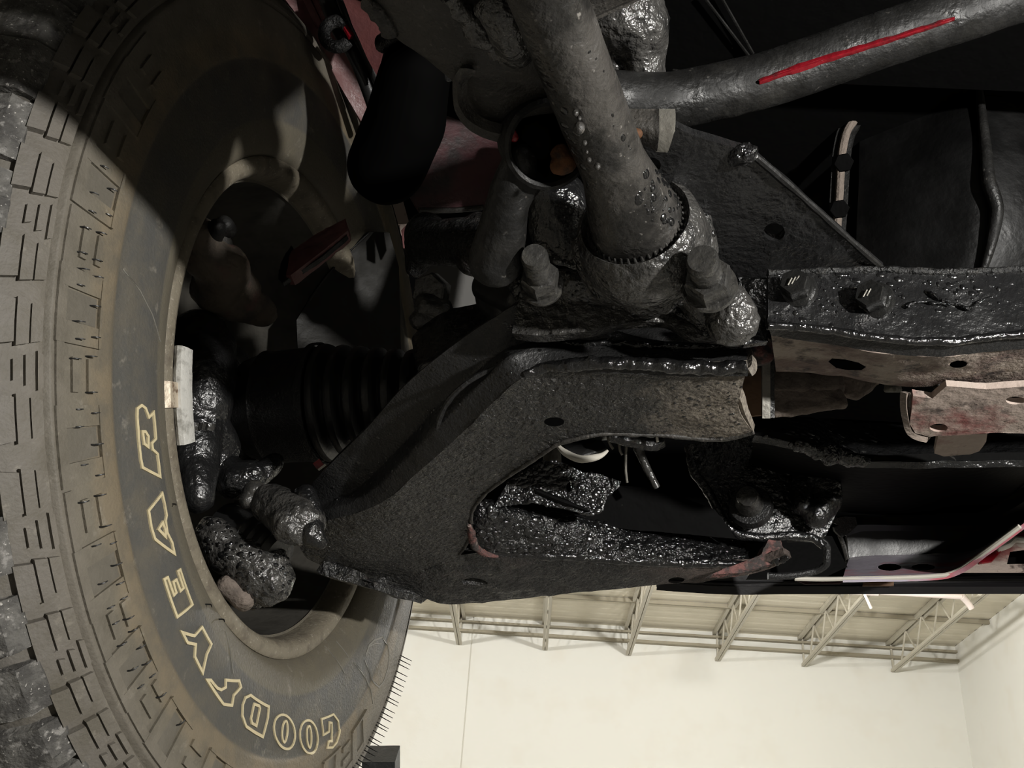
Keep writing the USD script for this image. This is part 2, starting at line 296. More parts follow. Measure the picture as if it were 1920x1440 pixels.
# ------------------------------------------------------------------ the hall
CEIL = 7.5; D = H(1280, 1181, 6.0)[1]; XR = Y(1790, 1212, D)[0]; XL, YB = -14.0, -17.0
I3 = np.eye(3)
def slab(x0, x1, y0, y1, z0, z1): return boxm(np.array([(x0 + x1) / 2, (y0 + y1) / 2, (z0 + z1) / 2]), I3, abs(x1 - x0) / 2, abs(y1 - y0) / 2, abs(z1 - z0) / 2)
def struct(name, mesh, m): return single(name, mesh, m, kind='structure', smooth=False)
struct('floor', slab(XL, XR, YB, D, -.2, 0), m_floor)
seam = Y(876, 1300, D)[0]
cw = Thing('wall_back', 'cream painted concrete panel wall at the far end of the hall', kind='structure')
for a, b in ((XL, seam - .012), (seam + .012, XR)): cw.add('wall_panel', slab(a, b, D, D + .25, 0, CEIL), m_wall, smooth=False)
cw.add('joint_sealant', slab(seam - .012, seam + .012, D + .018, D + .2, 0, CEIL), mat('beige_joint_sealant', (.72, .70, .63), .8), smooth=False)
struct('wall_right', slab(XR, XR + .25, YB, D + .25, 0, CEIL), m_wall)
struct('wall_left', slab(XL - .25, XL, YB, D + .25, 0, CEIL), m_wall)
struct('wall_front', slab(XL, XR, YB - .25, YB, 0, CEIL), m_wall)
# ribbed roof deck
ys = [YB]; prof = []
nrib = int((D - YB) / .32)
for i in range(nrib):
    y0 = YB + i * (D - YB) / nrib; s = (D - YB) / nrib
    prof += [(y0, 0), (y0 + s * .55, 0), (y0 + s * .65, .006), (y0 + s * .9, .006)]
prof.append((D, 0)); poly = Polygon(prof + [(D, .2), (YB, .2)])
dk = trimesh.creation.extrude_polygon(poly, XR - XL, engine='earcut'); v = np.asarray(dk.vertices)
dk.vertices = np.c_[XL + v[:, 2], v[:, 0], CEIL + v[:, 1]]; 
if dk.volume < 0: dk.invert()
struct('ceiling', dk, m_deck)
# open web joists
ends = [(700, 1207), (860, 1220), (1022, 1213), (1178, 1225), (1345, 1237), (1507, 1250), (1675, 1268)]
JX = [Y(x, y, D)[0] for x, y in ends]
names = ['leftmost roof joist, hidden behind the tyre', 'first beige open web roof joist right of the tyre', 'second beige open web roof joist right of the tyre, seen end on', 'third beige open web roof joist right of the tyre', 'fourth beige open web roof joist, leaning right under the control arm', 'fifth beige open web roof joist, left of the sprinkler pipe end', 'rightmost beige open web roof joist, nearest the side wall']
zb = CEIL - .56
def bar(a, b, w): return hullb([a, b], w, 10, 0)
for i, x in enumerate(JX):
    t = Thing('roof_joist', names[i], 'roof joist', 'open web joists under the roof deck')
    for s in (-1, 1): t.add('top_chord', slab(x + s * .05 - .028, x + s * .05 + .028, YB, D, CEIL - .07, CEIL - .005), m_joist, smooth=False)
    for s in (-1, 1): t.add('bottom_chord', slab(x + s * .028 - .022, x + s * .028 + .022, YB + .3, D - .04, zb, zb + .05), m_joist, smooth=False)
    yy = D - .5; k = 0; webs = []
    e0 = slab(x - .015, x + .015, D - .06, D - .02, zb, CEIL - .03); t.add('end_post', e0, m_joist, smooth=False)
    while yy > 1 and k < 26:
        t.add('web_bar', trimesh.util.concatenate([tube([(x, yy, zb + .03), (x, yy - .42, CEIL - .04)], .016, 8, 2), tube([(x, yy - .42, CEIL - .04), (x, yy - .84, zb + .03)], .016, 8, 2)]), m_joist); yy -= .84; k += 1
led = Thing('trim_1', 'long dark beige steel ledger along the top of the far wall', kind='structure')
zl = Y(1335, 1194, D)[2]; zl2 = Y(1335, 1211, D)[2]
led.add('upper_angle', slab(XL, XR, D - .10, D - .001, zl - .04, zl), m_ledger, smooth=False)
led.add('lower_angle', slab(XL, XR, D - .12, D - .001, zl2 - .05, zl2), m_ledger, smooth=False)
for (px, py) in ((1280, 1130),):
    yb = H(px, py, 5.98)[1]; single('trim_2', slab(XL, XR, yb - .03, yb + .03, CEIL - .075, CEIL - .01), m_ledger, 'thin bridging angle running across the joists under the roof deck', kind='structure', smooth=False)
sp = Thing('sprinkler_pipe', 'pale pink-white sprinkler pipe under the roof deck, right of the bumper edge', 'pipe')
a, b = H(1540, 1104, 5.35), H(1803, 1119, 5.35); c = Y(1822, 1141, b[1] + .1)
sp.add('pipe', tube([a, b], .04, 16, 2), m_pipe); sp.add('elbow', tube([b, (b + c) / 2 + [0, 0, .02], c], .045, 14, 8), m_pipe)
ax = (b - a) / np.linalg.norm(b - a)
for u in (.24, .36): sp.add('coupling', tube([a + (b - a) * u - ax * .09, a + (b - a) * u + ax * .09], .06, 16, 2), m_pipe)
for u in (.30,): 
    q = a + (b - a) * u; sp.add('drop', tube([q, q + [.12, .1, -.22]], .022, 10, 2), m_pipe)
for i, (x, y, p) in enumerate(LAMPS):
    t = Thing('ceiling_lamp', ['ceiling lamp behind the camera to the right', 'farther ceiling lamp behind the camera to the right', 'ceiling lamp behind the camera to the left', 'ceiling lamp ahead of the car to the right', 'ceiling lamp ahead of the car to the left', 'ceiling lamp near the far wall on the right', 'ceiling lamp near the far wall on the left'][i], 'lamp', 'ceiling lamps')
    t.add('housing', lathe([(0, .12), (.02, .2), (.22, .12), (.34, .06), (.36, .02)], np.array([x, y, 6.34]), [0, 0, 1], 24), m_joist)
    t.add('hanger', tube([(x, y, 6.68), (x, y, CEIL)], .006, 6, 2), m_joist)

# ------------------------------------------------------------------ the wheel: camera-frame fit of its axis and centre
WC = CAM + M @ np.array([-.1982, -.0199, .9572])
_n = np.array([np.cos(.2188) * np.cos(.0596), np.sin(.0596), -np.sin(.2188) * np.cos(.0596)]); AX = M @ _n; AX /= np.linalg.norm(AX)
E1 = np.array([0, 0, 1.0]) - AX * AX[2]; E1 /= np.linalg.norm(E1); E2 = -np.cross(AX, E1)
def wpt(th, r, x): return WC + AX * x + r * (np.cos(th)[..., None] * E1 + np.sin(th)[..., None] * E2) if np.ndim(th) else WC + AX * x + r * (np.cos(th) * E1 + np.sin(th) * E2)
PR = [(.222, -.014), (.2245, -.004), (.229, .003), (.238, .0085), (.252, .0135), (.27, .016), (.29, .0155), (.306, .0135), (.3085, .0142), (.335, .0115), (.356, .0092), (.360, .0090), (.3613, .0050), (.363, .0050), (.3645, .0078), (.378, .0025), (.392, -.008), (.400, -.018), (.404, -.032), (.405, -.06), (.407, -.13)]
pr = np.array(PR); rs = np.linspace(.2225, .4035, 600); XP = PchipInterpolator(pr[:19, 0], pr[:19, 1]); xs = XP(rs)
def tyre_hit(px, py):
    """angle and radius where a sight line meets the inner sidewall"""
    d = ray(px, py); t = np.linspace(.4, 1.4, 6000); Q = CAM + d * t[:, None] - WC
    ax = Q @ AX; r = np.linalg.norm(Q - ax[:, None] * AX, axis=1); f = ax - np.interp(r, rs, xs, left=-9, right=-9)
    ok = np.where((f[:-1] > 0) & (f[1:] <= 0) & (r[1:] > .2225) & (r[1:] < .4035))[0]
    if not len(ok): return None
    q = Q[ok[0] + 1]; return np.arctan2(q @ E2, q @ E1), r[ok[0] + 1]
def tsurf(th, r, h):
    th, r, h = np.broadcast_arrays(np.asarray(th, float), np.asarray(r, float), np.asarray(h, float))
    x = XP(np.clip(r, .2225, .4035)); sl = (XP(np.clip(r + .0005, .2225, .4035)) - XP(np.clip(r - .0005, .2225, .4035))) / .001
    k = 1 / np.sqrt(1 + sl ** 2); rr = r - sl * k * h; xx = x + k * h
    return WC + AX * xx[:, None] + rr[:, None] * (np.cos(th)[:, None] * E1 + np.sin(th)[:, None] * E2)
R0 = .33
def raised(poly, h, edge=.007, sink=.0015):
    """poly in (angle * R0, radius) laid on the sidewall and raised by h"""
    gs = [g for g in getattr(poly, 'geoms', [poly]) if g.area > 1e-8]
    m = trimesh.util.concatenate([trimesh.creation.extrude_polygon(g.segmentize(edge), 1.0, engine='earcut') for g in gs])
    v = np.asarray(m.vertices); m.vertices = tsurf(v[:, 0] / R0, v[:, 1], np.where(v[:, 2] > .5, h, -sink))
    if m.volume < 0: m.invert()
    return m
def radius_nodes():
    return ({'g': ('geometry', {}), 'sub': ('vector_math', dict(math_type='subtract', vector2=tuple(WC))), 'cr': ('vector_math', dict(math_type='cross_product', vector2=tuple(AX))), 'ln': ('vector_math', dict(math_type='length'))},
            [('g.position', 'sub.vector1'), ('sub.vector', 'cr.vector1'), ('cr.vector', 'ln.vector1')])
def tyre_mat(name, base, dusty):
    n, l = radius_nodes()
    n |= {'p': ('principled_bsdf', dict(roughness=.62, specular_ior_level=.35)), 'n1': ('noise_texture', dict(scale=38, detail=5, roughness=.65)), 'n2': ('noise_texture', dict(scale=420, detail=2)),
          'mr': ('map_range', dict(from_min=.22, from_max=.42)), 'rp': ('rgb_ramp', dict(ramp=[(0, (0.1470, 0.1316, 0.1008)), (.06, (0.1400, 0.1232, 0.0896)), (.17, (0.1372, 0.1232, 0.0924)), (.185, (0.0868, 0.0840, 0.0756)), (.30, (0.0840, 0.0826, 0.0770)), (.425, (0.0868, 0.0840, 0.0756)), (.437, (0.1792, 0.1456, 0.0980)), (.53, (0.1988, 0.1652, 0.1148)), (.58, (0.1708, 0.1526, 0.1176)), (.68, (0.1708, 0.1540, 0.1260)), (.80, (0.1568, 0.1428, 0.1232)), (.92, (0.1680, 0.1568, 0.1400)), (1, (0.1960, 0.1848, 0.1680))])),
          's1': ('map_range', dict(from_min=.42, from_max=.66, clamp=True, to_max=.8)), 'm1': ('mix_color', dict(b=dusty)), 's2': ('map_range', dict(from_min=.6, from_max=.72, clamp=True, to_max=.55)), 'm2': ('mix_color', dict(b=(.30, .275, .23))), 'n3': ('noise_texture', dict(scale=55, detail=6, roughness=.7)),
          'b': ('bump', dict(distance=.0005))}
    l += [('ln.value', 'mr.value'), ('mr.result', 'rp.fac'), ('g.position', 'n1.vector'), ('g.position', 'n2.vector'), ('g.position', 'n3.vector'), ('n1.fac', 's1.value'), ('rp.color', 'm1.a'), ('s1.result', 'm1.fac'), ('n3.fac', 's2.value'), ('s2.result', 'm2.fac'), ('m1.result', 'm2.a'), ('m2.result', 'p.base_color'), ('n2.fac', 'b.height'), ('b.normal', 'p.normal')]
    return usdkit.material(stage, '/World/Looks/' + name, n, l, surface='p.BSDF')
m_tyre = tyre_mat('dusty_tyre_rubber', (.1, .09, .07), (.12, .108, .085))
m_tread = mat('stone_scuffed_tread_rubber', (.13, .125, .115), .8, [(120, .0016), (420, .0008)], spots=[(60, .45, .6, (.065, .062, .058), 5), (130, .56, .66, (.26, .25, .235), 5), (420, .66, .72, (.5, .48, .45), 2)])
m_clean = mat('clean_grey_tyre_rubber', (.125, .113, .09), .62, [(420, .0004)], spots=[(60, .5, .7, (.15, .135, .11), 4)])
m_letter = mat('cream_letter_outline', (.62, .53, .33), .55, [(300, .0002)], spots=[(120, .58, .75, (.48, .40, .26), 3)])
m_scratch = mat('pale_rubber_scuff', (.19, .18, .155), .7)
wh = Thing('wheel', 'dusty off-road tyre on a steel rim, filling the left side of the picture', 'wheel', base=WC)
side = [(r, x) for r, x in zip(*[np.r_[np.linspace(.2225, .4035, 110)], XP(np.linspace(.2225, .4035, 110))])]
prof = [(.205, -.02)] + side + [(.405, -.05), (.406, -.09), (.406, -.17), (.405, -.21)] + [(r, -.26 - x) for r, x in side[::-2]] + [(.205, -.24)]
tyre = lathe([(x, r) for r, x in prof], WC, AX, 360, caps=False, ref=(E1, E2))
TY = wh.add('tire', tyre, m_tyre, smooth=50)
PX = lambda pts: [tyre_hit(x, y) for x, y in pts]
def uv(pts): return [(a[0] % (2 * np.pi) * R0, a[1]) for a in PX(pts) if a]
# raised outlined letters, traced
def z6(ox, oy, s, pts): return [(ox + x / s, oy + y / s) for x, y in pts]
LET = [
 ('R', [z6(0, 630, 6, [(1530, 900), (1535, 815), (1580, 780), (1625, 815), (1662, 915), (1715, 860), (1730, 1000), (1742, 1155), (1695, 1205), (1705, 1280), (1760, 1330), (1775, 1440), (1790, 1585), (1590, 1480), (1570, 1380), (1545, 1130)]), z6(0, 630, 6, [(1590, 1075), (1620, 1075), (1655, 1130), (1655, 1250), (1610, 1215)])]),
 ('A', [z6(0, 870, 6, [(1812, 330), (1660, 525), (1690, 720), (1730, 845), (1950, 1010), (1925, 890), (1870, 780), (1850, 640), (1862, 580), (1840, 450)]), z6(0, 870, 6, [(1815, 660), (1770, 735), (1850, 820), (1845, 740)])]),
 ('E', [z6(260, 1030, 8, [(365, 450), (415, 420), (510, 690), (545, 650), (500, 490), (545, 455), (610, 625), (655, 580), (570, 330), (605, 305), (790, 830), (560, 1015)])]),
 ('Y', [z6(260, 1030, 8, [(640, 1235), (845, 1275), (935, 1160), (1045, 1380), (1090, 1490), (960, 1820), (900, 2050)]) [:0] + z6(0, 960, 3, [(1020, 678), (1088, 697), (1130, 648), (1183, 745), (1158, 800), (1135, 905), (1090, 815), (1095, 745), (1048, 735)])]),
 ('winged foot emblem', [z6(0, 960, 3, [(1160, 945), (1178, 945), (1215, 990), (1238, 1000), (1265, 985), (1265, 945), (1340, 950), (1350, 985), (1310, 1030), (1300, 1088), (1250, 1080)])]),
 ('D', [z6(380, 1240, 6.857, [(600, 435), (840, 585), (830, 720), (765, 970), (545, 835), (500, 700), (505, 560), (540, 465)]), z6(380, 1240, 6.857, [(650, 550), (715, 575), (725, 610), (680, 830), (620, 795), (610, 740)])]),
 ('O', [ell(380 + 1043 / 6.857, 1240 + 905 / 6.857, 19, 32.5, -12, 28), ell(380 + 1047 / 6.857, 1240 + 903 / 6.857, 5, 20, 4, 18)]),
 ('O', [ell(380 + 1357 / 6.857, 1240 + 972 / 6.857, 16.5, 31.5, -6, 28), ell(380 + 1360 / 6.857, 1240 + 970 / 6.857, 4.3, 20.5, -2, 18)]),
 ('G', [z6(380, 1240, 6.857, [(1518, 740), (1670, 680), (1735, 770), (1755, 890), (1715, 1040), (1660, 1105), (1595, 1110), (1610, 1030), (1655, 1025), (1655, 920), (1650, 790), (1620, 785), (1615, 900), (1540, 945)])]),
]
for nm, loops in LET:
    g = unary_union([LineString(uv(l + l[:1])).buffer(.0011 if nm not in 'OG' else .0010, join_style=2) for l in loops])
    wh.add('raised_letter', raised(g, .0012, .004), m_letter, TY, ('cream outlined letter ' + nm) if len(nm) == 1 else 'cream outlined ' + nm)
# one pitch of the sidewall pattern, repeated round the wheel
PB = [-62.0, -75.0, -88.0, -101.98, -115.94, -130.28, -142.67, -154.17, -166.3, -178.8, -191.5, -204.3, -217.0, -229.8]
def quad(u0, u1, r0, r1, c, w, sk=0, tp=0):
    """u in pitches round the bar centre"""
    f = lambda u, r: (np.radians(c + w * u) % (2 * np.pi) * R0, r)
    return Polygon([f(u0 + tp, r0), f(u1 - tp, r0), f(u1 + sk, r1), f(u0 + sk, r1)])
for i, c in enumerate(PB[1:-1]):
    w = -(PB[i] - PB[i + 2]) / 2 * 1.0
    L = lambda poly, h, name='sidewall_lug': wh.add(name, raised(poly, h, .012), m_tyre, TY, smooth=20)
    for r0, r1 in ((.3255, .3305), (.338, .3435)): L(quad(-.125, .125, r0, r1, c, w), .002)       # twin bars
    # raised panel between the bar recess and the square recess, with a lip towards the rim
    L(quad(.22, .375, .3215, .355, c, w, .0), .0018); L(quad(.62, .78, .3215, .355, c, w, .0), .0018)
    wh.add('sidewall_pocket', raised(quad(.385, .61, .3240, .3485, c, w), .0002, .012), m_clean, TY, smooth=20)
    L(quad(.22, .78, .3205, .3226, c, w), .0025)
    L(quad(.375, .62, .3495, .355, c, w), .0016)
    L(quad(-.22, .22, .3500, .3565, c, w), .0016); L(quad(.22, .78, .3535, .3575, c, w), .0018)
    for k, (r0, r1, a) in enumerate(((.3667, .3697, .125), (.3725, .3757, .095), (.3785, .3817, .065))): L(quad(-a, a, r0, r1, c, w, tp=.02), .0026)
    for s in (-1, 1):
        for k, (r0, r1, a) in enumerate(((.3675, .3735, .125), (.3748, .3810, .15), (.3822, .3900, .15))):
            m = .295 * s; L(quad(m - a, m + a, r0, r1, c + 0, w, tp=.02), .0028 + .0012 * k)
    # two shoulder tread blocks to a pitch, with grooves between
    for j, (u0, u1) in enumerate(((-.20, .20), (.30, .70))):
        sec = [(.3805, -.010), (.392, -.0025), (.4035, -.010), (.411, -.03), (.413, -.05), (.413, -.085), (.398, -.085), (.392, -.02)]
        t = np.radians(c + w * np.linspace(u0, u1, 7)); t = t + np.radians(.5) * np.sin(np.linspace(0, 5, 7) + i)
        V = np.array([[wpt(a, r, x) for r, x in sec] for a in t]); b = ringmesh(V)
        v_, f_ = trimesh.remesh.subdivide_to_size(b.vertices, b.faces, .008); b = rough(tm(v_, f_), .0014, 110, i * 2 + j, 3)
        wh.add('tread_block', b, m_tread, TY, smooth=40)
blocks = []
for i in range(56):
    for r0, x0, x1, o in ((.413, -.095, -.128, 0), (.413, -.138, -.17, .5), (.413, -.18, -.25, .2)):
        t = np.radians((i + o) * 360 / 56 + np.linspace(0, 4.6, 3)); sec = [(.4, x0), (.4135, x0 - .003), (.4135, x1 + .003), (.4, x1)]
        blocks.append(ringmesh(np.array([[wpt(a, r, x) for r, x in sec] for a in t])))
wh.add('tread_rows', cat(*blocks), m_tread, TY, kind='stuff')
# moulding hairs
hairs = []
rng = np.random.default_rng(5)
def hair(th, r, h, lean, out=.6):
    p = tsurf([th, th, th], [r, r + lean * .35, r + lean], [0, h * .75, h]); return tube(list(p), [.0006, .00055, .00035], 5, 5)
for x, y in [(182, 310), (163, 360), (200, 353), (160, 394), (192, 400), (150, 425), (180, 435), (145, 472), (173, 486), (144, 503), (172, 518), (138, 533), (168, 573), (135, 602), (135, 635), (165, 632), (130, 672), (160, 668), (160, 736), (136, 768), (165, 775), (136, 801), (170, 834), (145, 873), (173, 892), (176, 930), (146, 943), (186, 988), (166, 1025), (200, 1021), (207, 1061), (183, 1096), (212, 1097), (195, 1142), (220, 1125), (204, 1172), (230, 1162), (240, 1185), (219, 1212), (252, 1217), (265, 1247), (238, 1258), (274, 1272), (252, 1292), (292, 1308), (330, 1360), (317, 638), (310, 693), (318, 768), (321, 805), (323, 945), (352, 1004), (372, 1031), (385, 1133), (410, 1161)]:
    a = tyre_hit(x, y)
    if a: hairs.append(hair(a[0], a[1], rng.uniform(.0035, .0055), -.005 if a[1] > .26 else .004))
for i, px in enumerate(np.linspace(0, 1, 31)):
    th = np.radians(112 + 36 * px + rng.uniform(-.4, .4)); p = np.array([wpt(th, .3595, .0092), wpt(th + .006, .3625, .0165), wpt(th + .012, .364, .0225)])
    hairs.append(tube(list(p), [.0006, .0005, .0003], 5, 5))
wh.add('moulding_hairs', cat(*hairs), m_rubber, TY, kind='stuff')
# pale scuff loop and scratches on the sidewall
def scuff(pts, w, name='scuff_mark', lab=None):
    wh.add(name, raised(LineString(uv(pts)).buffer(w), .00035, .004), m_scratch, TY, lab)
scuff(z6(400, 1160, 4.8, [(1370, 330), (1400, 240), (1450, 190), (1520, 165), (1565, 230), (1585, 330), (1570, 450), (1530, 570), (1490, 615), (1440, 570), (1400, 470), (1365, 380)]), .0010, 'scuff_mark', 'pale loop shaped scuff low on the sidewall')
scuff(z6(400, 1160, 4.8, [(1400, 250), (1450, 225), (1510, 225)]), .0006)
scuff(z6(400, 1160, 4.8, [(1270, 400), (1340, 490), (1390, 580), (1425, 690), (1435, 760)]), .0008)
scuff(z6(400, 1160, 4.8, [(1000, 250), (1080, 340), (1180, 490)]), .0006); scuff(z6(400, 1160, 4.8, [(1110, 210), (1170, 280), (1210, 340)]), .0008)
scuff([(230, 505), (262, 545), (285, 590), (300, 640)], .0005); scuff([(423, 1185), (430, 1215), (437, 1262)], .0005)
# rim
rim = [(-.020, .2245), (-.006, .2262), (.0, .2258), (.0022, .223), (.0024, .217), (.0005, .2125), (-.004, .2095), (-.012, .2075), (-.035, .206), (-.045, .203), (-.09, .200), (-.12, .187), (-.15, .187), (-.17, .200), (-.25, .206), (-.26, .226), (-.264, .226), (-.255, .203), (-.16, .18)]
RM = wh.add('rim', lathe(rim, WC, AX, 240, caps=False, ref=(E1, E2)), m_rim, smooth=40)
wh.add('rim_barrel', lathe([(-.02, .2066), (-.046, .2024), (-.09, .1994), (-.12, .1864), (-.15, .186), (-.155, .10), (-.16, .07)], WC, AX, 160, caps=False, ref=(E1, E2)), m_rimin)
def lipseg(th0, th1, prof, m=30):
    t = np.linspace(th0, th1, m); return ringmesh(np.array([[wpt(a, r, x) for x, r in prof] for a in t]))
def tha(x, y):
    d = ray(x, y); q = CAM + d * (((WC - CAM) @ AX) / (d @ AX)) - WC; return np.arctan2(q @ E2, q @ E1)
wh.add('balance_weight', rough(lipseg(tha(330, 650), tha(340, 832), [(.0005, .2115), (.003, .2125), (.006, .2115), (.0078, .2065), (.0078, .1985), (.0055, .1945), (.0, .199)], 50), .0006, 90), m_zinc, RM, 'pale grey clip-on balance weight')
wh.add('weight_clip', lipseg(tha(313, 716), tha(313, 765), [(.0042, .2120), (.0048, .223), (.0015, .2275), (-.002, .2275), (.0025, .2235), (.0022, .2120)], 12), m_clip, RM, 'bare steel clip of the balance weight')

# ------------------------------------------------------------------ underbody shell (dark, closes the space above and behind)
B3 = np.array([[1, 0, 0], [0, 1, 0], [0, 0, 1.0]])
ZH = 1.5
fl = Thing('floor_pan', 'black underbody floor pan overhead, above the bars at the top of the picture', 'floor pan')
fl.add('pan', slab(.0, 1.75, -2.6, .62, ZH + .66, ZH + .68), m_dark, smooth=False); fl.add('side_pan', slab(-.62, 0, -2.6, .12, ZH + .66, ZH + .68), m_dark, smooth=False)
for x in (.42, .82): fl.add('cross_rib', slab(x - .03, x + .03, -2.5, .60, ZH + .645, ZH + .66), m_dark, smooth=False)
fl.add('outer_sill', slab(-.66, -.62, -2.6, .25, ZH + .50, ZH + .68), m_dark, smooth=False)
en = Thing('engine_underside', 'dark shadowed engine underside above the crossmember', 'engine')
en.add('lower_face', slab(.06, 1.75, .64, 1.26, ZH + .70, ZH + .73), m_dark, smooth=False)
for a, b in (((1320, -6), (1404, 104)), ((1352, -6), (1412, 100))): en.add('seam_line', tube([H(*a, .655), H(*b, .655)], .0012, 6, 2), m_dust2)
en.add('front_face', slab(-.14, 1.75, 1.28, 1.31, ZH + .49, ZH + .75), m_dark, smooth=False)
# wheel house
wl = Thing('wheel_house', 'black wheel house liner arching over the tyre', 'wheel house')
t = np.radians(np.linspace(-62, 62, 60)); t0 = [wpt(a, .50, .17) for a in t]; t1 = [wpt(a, .50, -.32) for a in t]
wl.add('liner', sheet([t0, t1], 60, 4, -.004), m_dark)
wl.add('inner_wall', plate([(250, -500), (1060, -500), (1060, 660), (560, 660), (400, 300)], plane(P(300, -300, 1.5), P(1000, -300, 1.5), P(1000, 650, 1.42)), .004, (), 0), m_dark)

bd = Thing('car_body', 'car body shell above the wheel house, outside the frame', 'car body')
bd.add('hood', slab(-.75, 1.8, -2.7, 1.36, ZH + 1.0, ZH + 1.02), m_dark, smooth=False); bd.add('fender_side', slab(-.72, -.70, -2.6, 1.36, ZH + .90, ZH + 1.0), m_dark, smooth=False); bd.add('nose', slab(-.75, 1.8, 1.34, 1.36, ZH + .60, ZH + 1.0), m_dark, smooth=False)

# ------------------------------------------------------------------ brake, knuckle, drive axle
AXU = AX * .992 + np.array([0, 0, .02]); AXU /= np.linalg.norm(AXU)
br = Thing('tyre_shade_plate', 'thin dark brown plate standing in for the shaded tyre sidewall behind the drive axle boot', 'shade plate')
po = plane(P(580, 560, 1.10), P(690, 440, 1.12), P(740, 640, 1.15))
br.add('shade_sheet', plate([(556, 600), (580, 562), (612, 518), (650, 476), (692, 434), (730, 436), (748, 500), (752, 660), (700, 700), (560, 700)], po, .003, (), .01, .0004), m_brown)  # dark sheet that paints the shade on the far tyre sidewall
br.add('rim_edge_highlight', tube([on(x, y, po) for x, y in [(580, 562), (612, 518), (650, 476), (690, 438)]], .0016, 8, 40), m_dust2)  # thin tube drawn for the highlight along the rim edge
rp = Thing('brake_pad', 'red-brown rusty brake pad edge above the shade plate', 'brake pad')
pl = plane(P(525, 520, .99), P(655, 412, 1.02), P(545, 460, 1.01))
rp.add('friction_block', plate([(536, 516), (546, 470), (600, 434), (648, 410), (652, 432), (605, 470), (545, 516)], pl, .016, amp=.0016, sc=120, edge=.006), m_red)
rp.add('backing_plate', plate([(522, 524), (527, 490), (546, 460), (551, 468), (540, 514), (605, 472), (652, 434), (650, 442), (606, 480), (530, 530)], (pl[0] + [0, .004, 0], pl[1]), .006, amp=.0012, sc=120, edge=.006), m_dust2)
ca = Thing('brake_caliper', 'grimy brown-grey brake caliper behind the rim lip, upper left of the axle', 'brake caliper')
ca.add('body', blob([[(P(372, 445, .86), .017), (P(385, 480, .87), .020), (P(420, 505, .88), .022), (P(405, 540, .90), .022)], [(P(400, 540, .9), .02), (P(440, 560, .92), .020), (P(492, 585, .95), .014)], [(P(420, 500, .88), .016), (P(445, 545, .92), .02)]], .005, .002, 90, 3), m_caliper)
ca.add('bleed_nipple', blob([[(P(407, 425, .85), .007), (P(402, 440, .86), .008)], [(P(421, 421, .86), .0075), (P(431, 432, .87), .006)]], .003, .0006, 150, 5), m_dust2)
ca.add('bracket', blob([[(P(385, 440, .87), .010), (P(408, 452, .875), .011), (P(418, 475, .88), .010)]], .004, .0012, 120, 8), m_dust)
kn = Thing('steering_knuckle', 'lumpy black steering knuckle between the rim and the drive axle', 'knuckle')
kn.add('body', blob([[(P(372, 640, .90), .028), (P(378, 700, .88), .030), (P(368, 760, .87), .030)], [(P(395, 650, .92), .022), (P(400, 700, .90), .020)], [(P(360, 770, .87), .028), (P(362, 860, .85), .022), (P(370, 930, .83), .014)], [(P(385, 800, .87), .02), (P(410, 840, .88), .018), (P(402, 900, .87), .012)]], .006, .0024, 60, 11), m_face)
kn.add('lower_ear', blob([[(P(420, 868, .88), .012), (P(440, 900, .87), .017), (P(470, 890, .87), .013)], [(P(470, 905, .87), .010), (P(500, 880, .88), .010), (P(515, 866, .89), .008)]], .004, .001, 90, 12), m_gloss)
kn.add('retaining_ring', lathe([(-.006, .052), (-.006, .058), (.004, .060), (.006, .054), (-.002, .050)], WC + AXU * -.062, AXU, 64), m_smooth)
for x in (368, 384, 394): kn.add('bolt', tube([P(x, 793, .80), P(x - 3, 806, .80)], .0042, 10, 4), m_bolt)
_sa = blob([[(P(398, 1000, .83), .014), (P(430, 1035, .83), .019), (P(475, 1060, .83), .022), (P(502, 1085, .83), .021)], [(P(480, 1075, .83), .020), (P(470, 1110, .84), .014)], [(P(505, 1060, .83), .015), (P(511, 1085, .83), .014)]], .004, .0028, 110, 14)
kn.add('steering_arm', _sa, m_lump); kn.add('undercoat_lumps', lumps(_sa, 240, .0008, .0026, 12), m_wet, None, kind='stuff')
kn.add('rusty_stop', blob([[(P(425, 1098, .815), .008), (P(455, 1118, .82), .010), (P(458, 1128, .825), .008)]], .004, .001, 100, 15), m_clay)
da = Thing('drive_axle', 'black drive axle with a ribbed rubber boot running from the wheel behind the control arm', 'drive axle')
oA = WC + AXU * .032
da.add('joint_housing', lathe([(-.075, .046), (-.060, .0505), (-.056, .053), (-.052, .0515), (-.02, .0525), (-.012, .0535), (-.006, .050)], oA, AXU, 80, amp=.0003), m_smooth)
bo = []; s = -.006
for k in range(7):
    R = .0545 - .0024 * k; bo += [(s, R - .007), (s + .0045, R - .0005), (s + .0075, R), (s + .0105, R - .001), (s + .014, R - .008)]; s += .0165
bp = da.add('boot', lathe(bo, oA, AXU, 80), m_rubber)
da.add('clamp_band', lathe([(-.010, .0545), (-.010, .0562), (-.004, .0562), (-.004, .0545)], oA, AXU, 72, caps=False), m_smooth, bp)
da.add('shaft', tube([oA + AXU * .05, oA + AXU * .42], .016, 24, 4), m_smooth)
da.add('inner_joint', lathe([(.22, .04), (.225, .05), (.32, .052), (.36, .05)], oA, AXU, 48), m_smooth)
rf = Thing('reflective_sticker', 'tiny red sticker with a pale edge at the lower end of the axle boot', 'sticker')
c = P(597, 870, .835); q = M @ np.array([[.8, .6, 0], [-.6, .8, 0], [0, 0, 1.0]]).T
rf.add('red_face', boxm(c, q.T, .0032, .0030, .001), m_redpaint); rf.add('pale_edge', boxm(c + q @ np.array([.0008, -.0038, 0]), q.T, .0036, .0009, .0009), m_white)
bj = Thing('ball_joint', 'lumpy greasy ball joint at the outer end of the control arm', 'ball joint')
